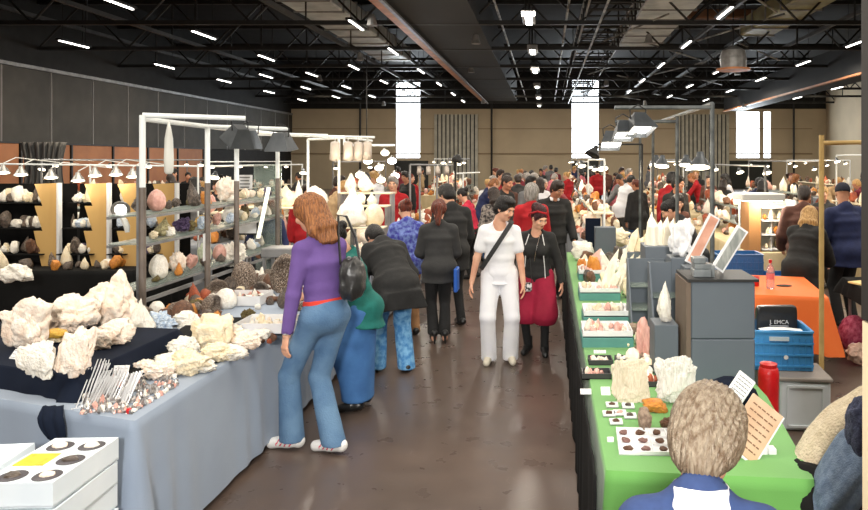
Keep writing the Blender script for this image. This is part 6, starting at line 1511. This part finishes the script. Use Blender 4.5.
MB().path([(-.10, .03, 0), (-.09, .065, .035), (0, .1, .06), (.09, .065, .035), (.10, .03, 0)], .011).build('hair_band', REDC, rw).location = hp_ + Vector((0, 0, .02))
MB().path([(-.05, .09, 1.27), (-.02, .15, 1.12), (.0, .16, 1.0)], .003).build('necklace', CHROME, rw)
cmn = thing('small_camera_bag', 'black and white patterned little bag held between the couple', 'bag', at(527, 287, 7.2))
MB().box((0, 0, 0), (.1, .06, .09), bev=.02).build('body', M('bw_pattern', G(.02), G(.75), 40, .5, contrast=.9), cmn); MB().path([(-.04, 0, .04), (-.02, -.0, .2), (.03, .02, .3), (.05, 0, .04)], .004).build('strap', STR, cmn)
person('grey-haired person in a bright red jacket seen from behind down the aisle', (-.2, 9.9, 0), R(20), 1.72, lean=.05, head=(.2, -.7, 0), hair=('fringe', H_SIL), top=dict(mat=REDC, hem=-.2, g=.03), bottom=dict(mat=BLK), shoes=dict(mat=BSHOE), res=.015, seed=10)
person('man in a black sweater with a pale collar looking down at the right-hand table', (.1, 10.45, 0), R(200), 1.78, lean=.1, head=(.5, .3, 0), hair=('short', H_DARK), top=dict(mat=BLK, hem=-.15, g=.03, collar=WHT), bottom=dict(mat=BLK), shoes=dict(mat=BSHOE), skin=SKIN2, res=.014, build=1.1, seed=11, hands=((.26, .2, .95), (-.28, .15, .85)))
person('person in a grey and brown checked jacket seen from behind left in the aisle', (-.82, 11.2, 0), R(15), 1.62, True, head=(.3, .3, 0), hair=('long', H_DARK), top=dict(mat=PLAID, hem=-.2, g=.03), bottom=dict(mat=BLK), shoes=dict(mat=BSHOE), res=.015, seed=12)
person('dark-jacketed man with a tanned face turned sideways behind the man in white', (-.72, 12.2, 0), R(240), 1.8, head=(.3, -.2, 0), hair=('crop', H_DARK), top=dict(mat=BLK, hem=-.2, g=.03), bottom=dict(mat=BLK), shoes=dict(mat=BSHOE), skin=SKIN2, res=.015, seed=13)
person('dark-haired person in pink-red behind the checked jacket at left of the aisle', (-1.25, 12.1, 0), R(70), 1.6, True, lean=.3, head=(.4, 0, 0), hands=((.2, .4, .95), (-.2, .4, .95)), hair=('bun', H_BLK), top=dict(mat=cm('pink_red', srgb(206, 40, 70)), hem=-.1), bottom=dict(mat=BLK), shoes=dict(mat=BSHOE), res=.015, seed=14)
# right side
person('dark-haired person in a black top leaning over the table behind the tall poles', (1.75, 8.5, 0), R(75), 1.68, True, lean=.5, pel=(0, -.1, .92), head=(.6, .2, 0), hands=((.2, .42, .95), (-.2, .42, .95)), hair=('bun', H_BLK), top=dict(mat=BLK, hem=-.1, g=.03), bottom=dict(mat=BLK), shoes=dict(mat=BSHOE), res=.014, seed=15)
person('man in a brown jacket seen from behind right of the white-edged cabinet', (3.34, 9.05, 0), R(-12), 1.74, lean=.14, head=(.4, -.4, 0), hands=((.2, .3, .95), (-.25, .25, .9)), hair=('crop', H_DARK), top=dict(mat=BROWN_C, hem=-.2, g=.04), bottom=dict(mat=BROWN_C), shoes=dict(mat=BSHOE), skin=SKIN2, res=.014, build=1.1, seed=16)
person('person in a navy jacket wearing a dark cap behind the wooden post', (3.7, 8.6, 0), R(15), 1.78, lean=.1, head=(.35, -.5, 0), hands=((.2, .3, .95), (-.25, .3, .95)), hair=('cap', cm('cap_navy', srgb(30, 34, 50))), top=dict(mat=NAVY, hem=-.2, g=.035), bottom=dict(mat=BLK), shoes=dict(mat=BSHOE), skin=SKIN2, res=.014, build=1.12, seed=17)
bc_ = person('blond person in a long black coat bending over behind the orange table', (2.95, 8.02, 0), R(-40), 1.62, True, lean=.5, pel=(0, -.1, .92), head=(.6, .2, 0), hands=((.15, .5, .9), (-.2, .5, .92)), hair=('long', H_BLOND), top=dict(mat=BLK, hem=-.5, g=.05, hemg=.1), bottom=dict(mat=BLK), shoes=dict(mat=BSHOE), res=.014, seed=18)
gw = person('grey-haired woman in a blue blazer with a white collar, close to the camera from behind', (.4, 1.7, 0), R(-10), 1.56, True, lean=.3, side=.0, head=(.98, -.2, .03), hands=((.2, .32, .94), (-.2, .34, .94)), hair=('fringe', H_GREY),
    top=dict(mat=STEELBLUE, hem=-.2, g=.022, collar=WHT), bottom=dict(mat=BLK), shoes=dict(mat=BSHOE), res=.008, build=.98, seed=19, hres=.0045)
q_ = J(gw, 0); gw.location.x += .402 - q_.x; gw.location.y += 1.74 - q_.y

# ---------------------------------------------------------------- stalls further back
def lampcopy(proto, p, s=1.0): return dup(proto, p, scale=s)
far_l = reflector((0, 0, -5), 'small glowing cone lamp on the rails over the far stalls', 'glowing lamps over the far stalls', 1.0, (.1, -.45, -.9), shade=SHADE); far_l2 = dup(far_l, group='glowing lamps over the far stalls')
CLOTHS = [CL_CREAM, CL_GREY, CL_BLACK, CL_CREAM, M('rust_cloth', srgb(150, 70, 40), srgb(130, 58, 34), 3, .8), CL_NAVY]
STALLS = []; _first = [True]; FARN = []
far_protos = [far_l, far_l2]
def stall(x0, x1, y0, y1, where, ci=0, e=26, n=44, posts=True, tiers=True):
    STALLS.append((x0, x1, y0, y1)); P = [(x0, y0), (x1, y0), (x1, y1), (x0, y1)]
    table(P, .775, 'sales table ' + where); cloth_cover('tablecloth', [(x0 - .03, y0 - .03), (x1 + .03, y0 - .03), (x1 + .03, y1 + .03), (x0 - .03, y1 + .03)], .78, .72, CLOTHS[ci % len(CLOTHS)], ['cream', 'grey', 'black', 'cream', 'rust-brown', 'navy'][ci % 6] + ' cloth on the table ' + where, seed=50 + ci)
    zt = .785; xc = (x0 + x1) / 2
    if tiers:
        t = thing('display_tier', 'two-step shelf on the sales table ' + where, 'display shelf', (xc, (y0 + y1) / 2, .785)); L = (y1 - y0) * .9
        for z, w, o_ in ((.22, .5, 0), (.45, .3, 0)):
            MB().box((0, 0, z), (w, L, .02)).build('board', WB if ci % 2 else GLASS, t)
        for y in (-L * .45, 0, L * .45):
            MB().box((0, y, .22), (.03, .03, .44)).build('support', STEEL2, t)
        scatter(n // 2, lambda: (xc + rnd.choice((-.2, .2)) + rnd.uniform(-.04, .04), rnd.uniform(y0 + .2, y1 - .2), zt + .231), '', '', SUN_W, (.09, .18), hr=(.7, 1.5), sink=LUMPED, gap=.6)
        scatter(n // 2, lambda: (xc + rnd.uniform(-.1, .1), rnd.uniform(y0 + .2, y1 - .2), zt + .461), '', '', SUN_W, (.1, .2), hr=(.8, 1.6), sink=LUMPED, gap=.6)
    scatter(n, over(x0 + .1, x1 - .1, y0 + .1, y1 - .1, zt), '', '', SUN_W, (.1, .22), hr=(.5, 1.3), sink=LUMPED, gap=.6)
    if posts:
        h = rnd.uniform(1.95, 2.15)
        frame('pipe rail over the sales table ' + where, [(xc, y0 + .1, h, .79), (xc, y1 - .1, h, .79)], [((xc, y0 + .1, h), (xc, y1 - .1, h))], r=.016, mat=PIPE if ci % 2 else STEEL2, name='lamp_rail')
        k = max(2, int((y1 - y0) / 1.4))
        for i in range(k):
            y = y0 + .3 + (y1 - y0 - .6) * i / (k - 1); p = (xc + rnd.uniform(-.2, .2), y, h - .12 + rnd.uniform(-.05, .03))
            if far_protos: q = far_protos.pop(); q.location = p
            else: dup(far_l, p, scale=rnd.uniform(.6, .9))
    plight((xc - .3, y0 + (y1 - y0) * .3, 1.75), e, .12, (1, .82, .58))
stall(.45, 1.3, 10.4, 14.6, 'right of the aisle beyond the green table', 1)
stall(.5, 1.4, 15.6, 20.5, 'far down the right of the aisle', 0)
stall(2.8, 3.9, 10.6, 14.8, 'behind the white-edged cabinet', 0, 34)
stall(2.6, 3.8, 16.2, 21.5, 'in the second right-hand row far back', 3)
stall(5.2, 6.5, 9.8, 14.2, 'in the third right-hand row behind the capped person', 3, 40)
stall(5.4, 6.7, 15.4, 21, 'in the third right-hand row far back', 4)
stall(8.2, 9.6, 13.5, 19.5, 'near the right wall girder', 0, 34)
stall(9.0, 10.2, 22.0, 28, 'furthest right beyond the girder track', 1)
stall(-1.2 - 1.9, -2.0, 18.2, 23.5, 'far down the left of the aisle', 0)
stall(-5.6, -4.5, 10.4, 14.6, 'left behind the second left table', 1, 24)
stall(-5.4, -4.4, 16, 21.5, 'left behind the slim white pipe arch', 4)
stall(-8.6, -7.4, 11.0, 16.5, 'left behind the stepped racks', 0, 22)
stall(-9.4, -8.0, 18.0, 24, 'far left below the tan partition panels', 3, 20)
stall(-12.6, -11.4, 17.0, 23.5, 'furthest left before the curtain', 2, 16)
stall(.4, 1.6, 22, 28, 'at the far end below the middle window', 4)
stall(4.0, 5.2, 23, 29, 'at the far end before the right corrugated wall', 0)
stall(-4.6, -3.4, 25, 31, 'at the far end before the left corrugated wall', 3)
for i, (x, y, w, d_, h_, mt, lab) in enumerate(((.75, 8.9, .26, .2, .42, DCASE, 'dark blue-grey box standing on the far end of the green table'), (.62, 9.25, .2, .04, .5, CL_NAVY, 'tall narrow dark blue display board at the far end of the green table'))):
    o = MB().box((0, 0, h_ / 2), (w, d_, h_), bev=.004).build('display_block', mt, loc=(x, y, GZ)); tag(o, lab, 'block')
for x, y, w, l, lab in ((5.0, 8.9, .5, .5, 'cream round-topped sack pile'),): pass
flush_lumped('mineral_specimens', 'minerals of every size covering the tables of the far stalls', 'minerals', LUMPED)

# ---------------------------------------------------------------- the crowd further back: a few figures, copied with other clothes
protos = [person('x', (0, 0, 0), 0, 1.75, lean=.05, head=(.2, .2, 0), hair=('short', H_DARK), top=dict(mat=BLK, hem=-.2, g=.03), bottom=dict(mat=BLK), shoes=dict(mat=BSHOE), res=.02, seed=31),
          person('x', (0, 0, 0), 0, 1.66, True, lean=.1, head=(.3, -.3, 0), hair=('long', H_DARK), top=dict(mat=BLK, hem=-.15, g=.025), bottom=dict(mat=BLK), shoes=dict(mat=BSHOE), res=.02, seed=32, hands=((.2, .3, 1.0), (-.24, .1, .85))),
          person('x', (0, 0, 0), 0, 1.72, lean=.35, pel=(0, -.1, .93), head=(.6, .1, 0), hair=('crop', H_DARK), top=dict(mat=BLK, hem=-.2, g=.03), bottom=dict(mat=BLK), shoes=dict(mat=BSHOE), res=.02, seed=33, hands=((.2, .42, .95), (-.2, .42, .95))),
          person('x', (0, 0, 0), 0, 1.64, True, lean=.05, head=(.1, .5, 0), hair=('bun', H_DARK), top=dict(mat=BLK, hem=-.3, g=.04, hemg=.02), bottom=dict(mat=BLK), shoes=dict(mat=BSHOE), res=.02, seed=34)]
def recolor(o, nm, mat):
    for c in o.children:
        if c.name.split('.')[0] == nm:
            c.material_slots[0].link = 'OBJECT'; c.material_slots[0].material = mat
TOPS = [(BLK, 'black'), (BLK, 'black'), (BLK, 'black'), (CHAR, 'charcoal'), (NAVY, 'navy'), (BROWN_C, 'brown'), (REDC, 'red'), (WHT, 'white'), (BEIGE_C, 'beige'), (GREYC, 'grey'), (cm('wine', srgb(110, 24, 40)), 'wine-red'), (cm('rose', srgb(200, 110, 120)), 'rose')]
HAIRS = [H_DARK, H_BLK, H_RED, H_SIL, H_BLOND, H_AUB, H_DARK, H_BLK]
used = [0] * 4; placed = [(-.2, 9.9), (.02, 10.3), (-.82, 11.2), (-.72, 12.2), (-1.25, 12.1), (1.75, 8.5), (3.32, 8.9), (3.55, 8.35), (-1.14, 8.65)]
def crowd(x, y, rz, where, ti=None, k=None):
    if any((x - a) ** 2 + (y - b) ** 2 < .5 for a, b in placed) or any(a - .28 < x < b + .28 and c - .28 < y < d + .28 for a, b, c, d in STALLS): return None
    placed.append((x, y)); k = rnd.randrange(4) if k is None else k; mt, cn_ = TOPS[rnd.randrange(len(TOPS))] if ti is None else TOPS[ti]
    lab = 'person in a %s top %s' % (cn_, where); grp = '%s-clad people %s' % (cn_, where)
    if used[k]: o = dup(protos[k], (x, y, 0), rz, lab, grp)
    else: o = protos[k]; used[k] = 1; o.location = (x, y, 0); o.rotation_euler.z = rz; o['label'] = lab; o['group'] = grp
    o.scale = (rnd.uniform(.95, 1.05),) * 3; recolor(o, 'shirt', mt); recolor(o, 'hair', rnd.choice(HAIRS)); recolor(o, 'trousers', rnd.choice([BLK, BLK, JEANS2, CHAR, TANT, GREYC]))
    if rnd.random() < .3: recolor(o, 'body', SKIN2)
    return o
def many(n, x0, x1, y0, y1, where):
    t = 0; k = 0
    while k < n and t < 400:
        t += 1
        if crowd(rnd.uniform(x0, x1), rnd.uniform(y0, y1), rnd.uniform(0, 6.28), where): k += 1
many(15, -1.6, .25, 13, 20, 'in the crowded aisle ahead'); many(20, -2.4, 2, 21, 34, 'far down the aisle below the back wall')
many(9, 1.7, 2.4, 9.8, 21, 'in the gap right of the first right-hand stalls'); many(9, 4.2, 5.0, 9.5, 22, 'between the second and third right-hand rows'); many(8, 6.9, 8.0, 10.5, 22, 'between the third row and the right girder')
many(6, 10, 12, 15, 26, 'at the far right under the girder'); many(7, -4.2, -3.3, 10, 20, 'behind the left tables'); many(6, -7.2, -5.9, 10, 20, 'between the left stalls'); many(5, -11, -9.7, 15, 24, 'at the far left before the partition'); many(6, 2.0, 8, 24, 34, 'in front of the right corrugated wall'); many(5, -8, -2.5, 25, 34, 'in front of the left corrugated wall')
crowd(-3.55, 8.9, R(-150), 'behind the pole sign at left', 4, 1); crowd(-2.6, 12.0, R(170), 'behind the white tiers', 6, 0); crowd(-3.6, 11.0, R(180), 'behind the bright white cone rock', 8, 2)
for k in range(4):
    if not used[k]:
        for c in list(protos[k].children_recursive): bpy.data.objects.remove(c)
        bpy.data.objects.remove(protos[k])
for o in S.objects:
    if '_J' in o: del o['_J']
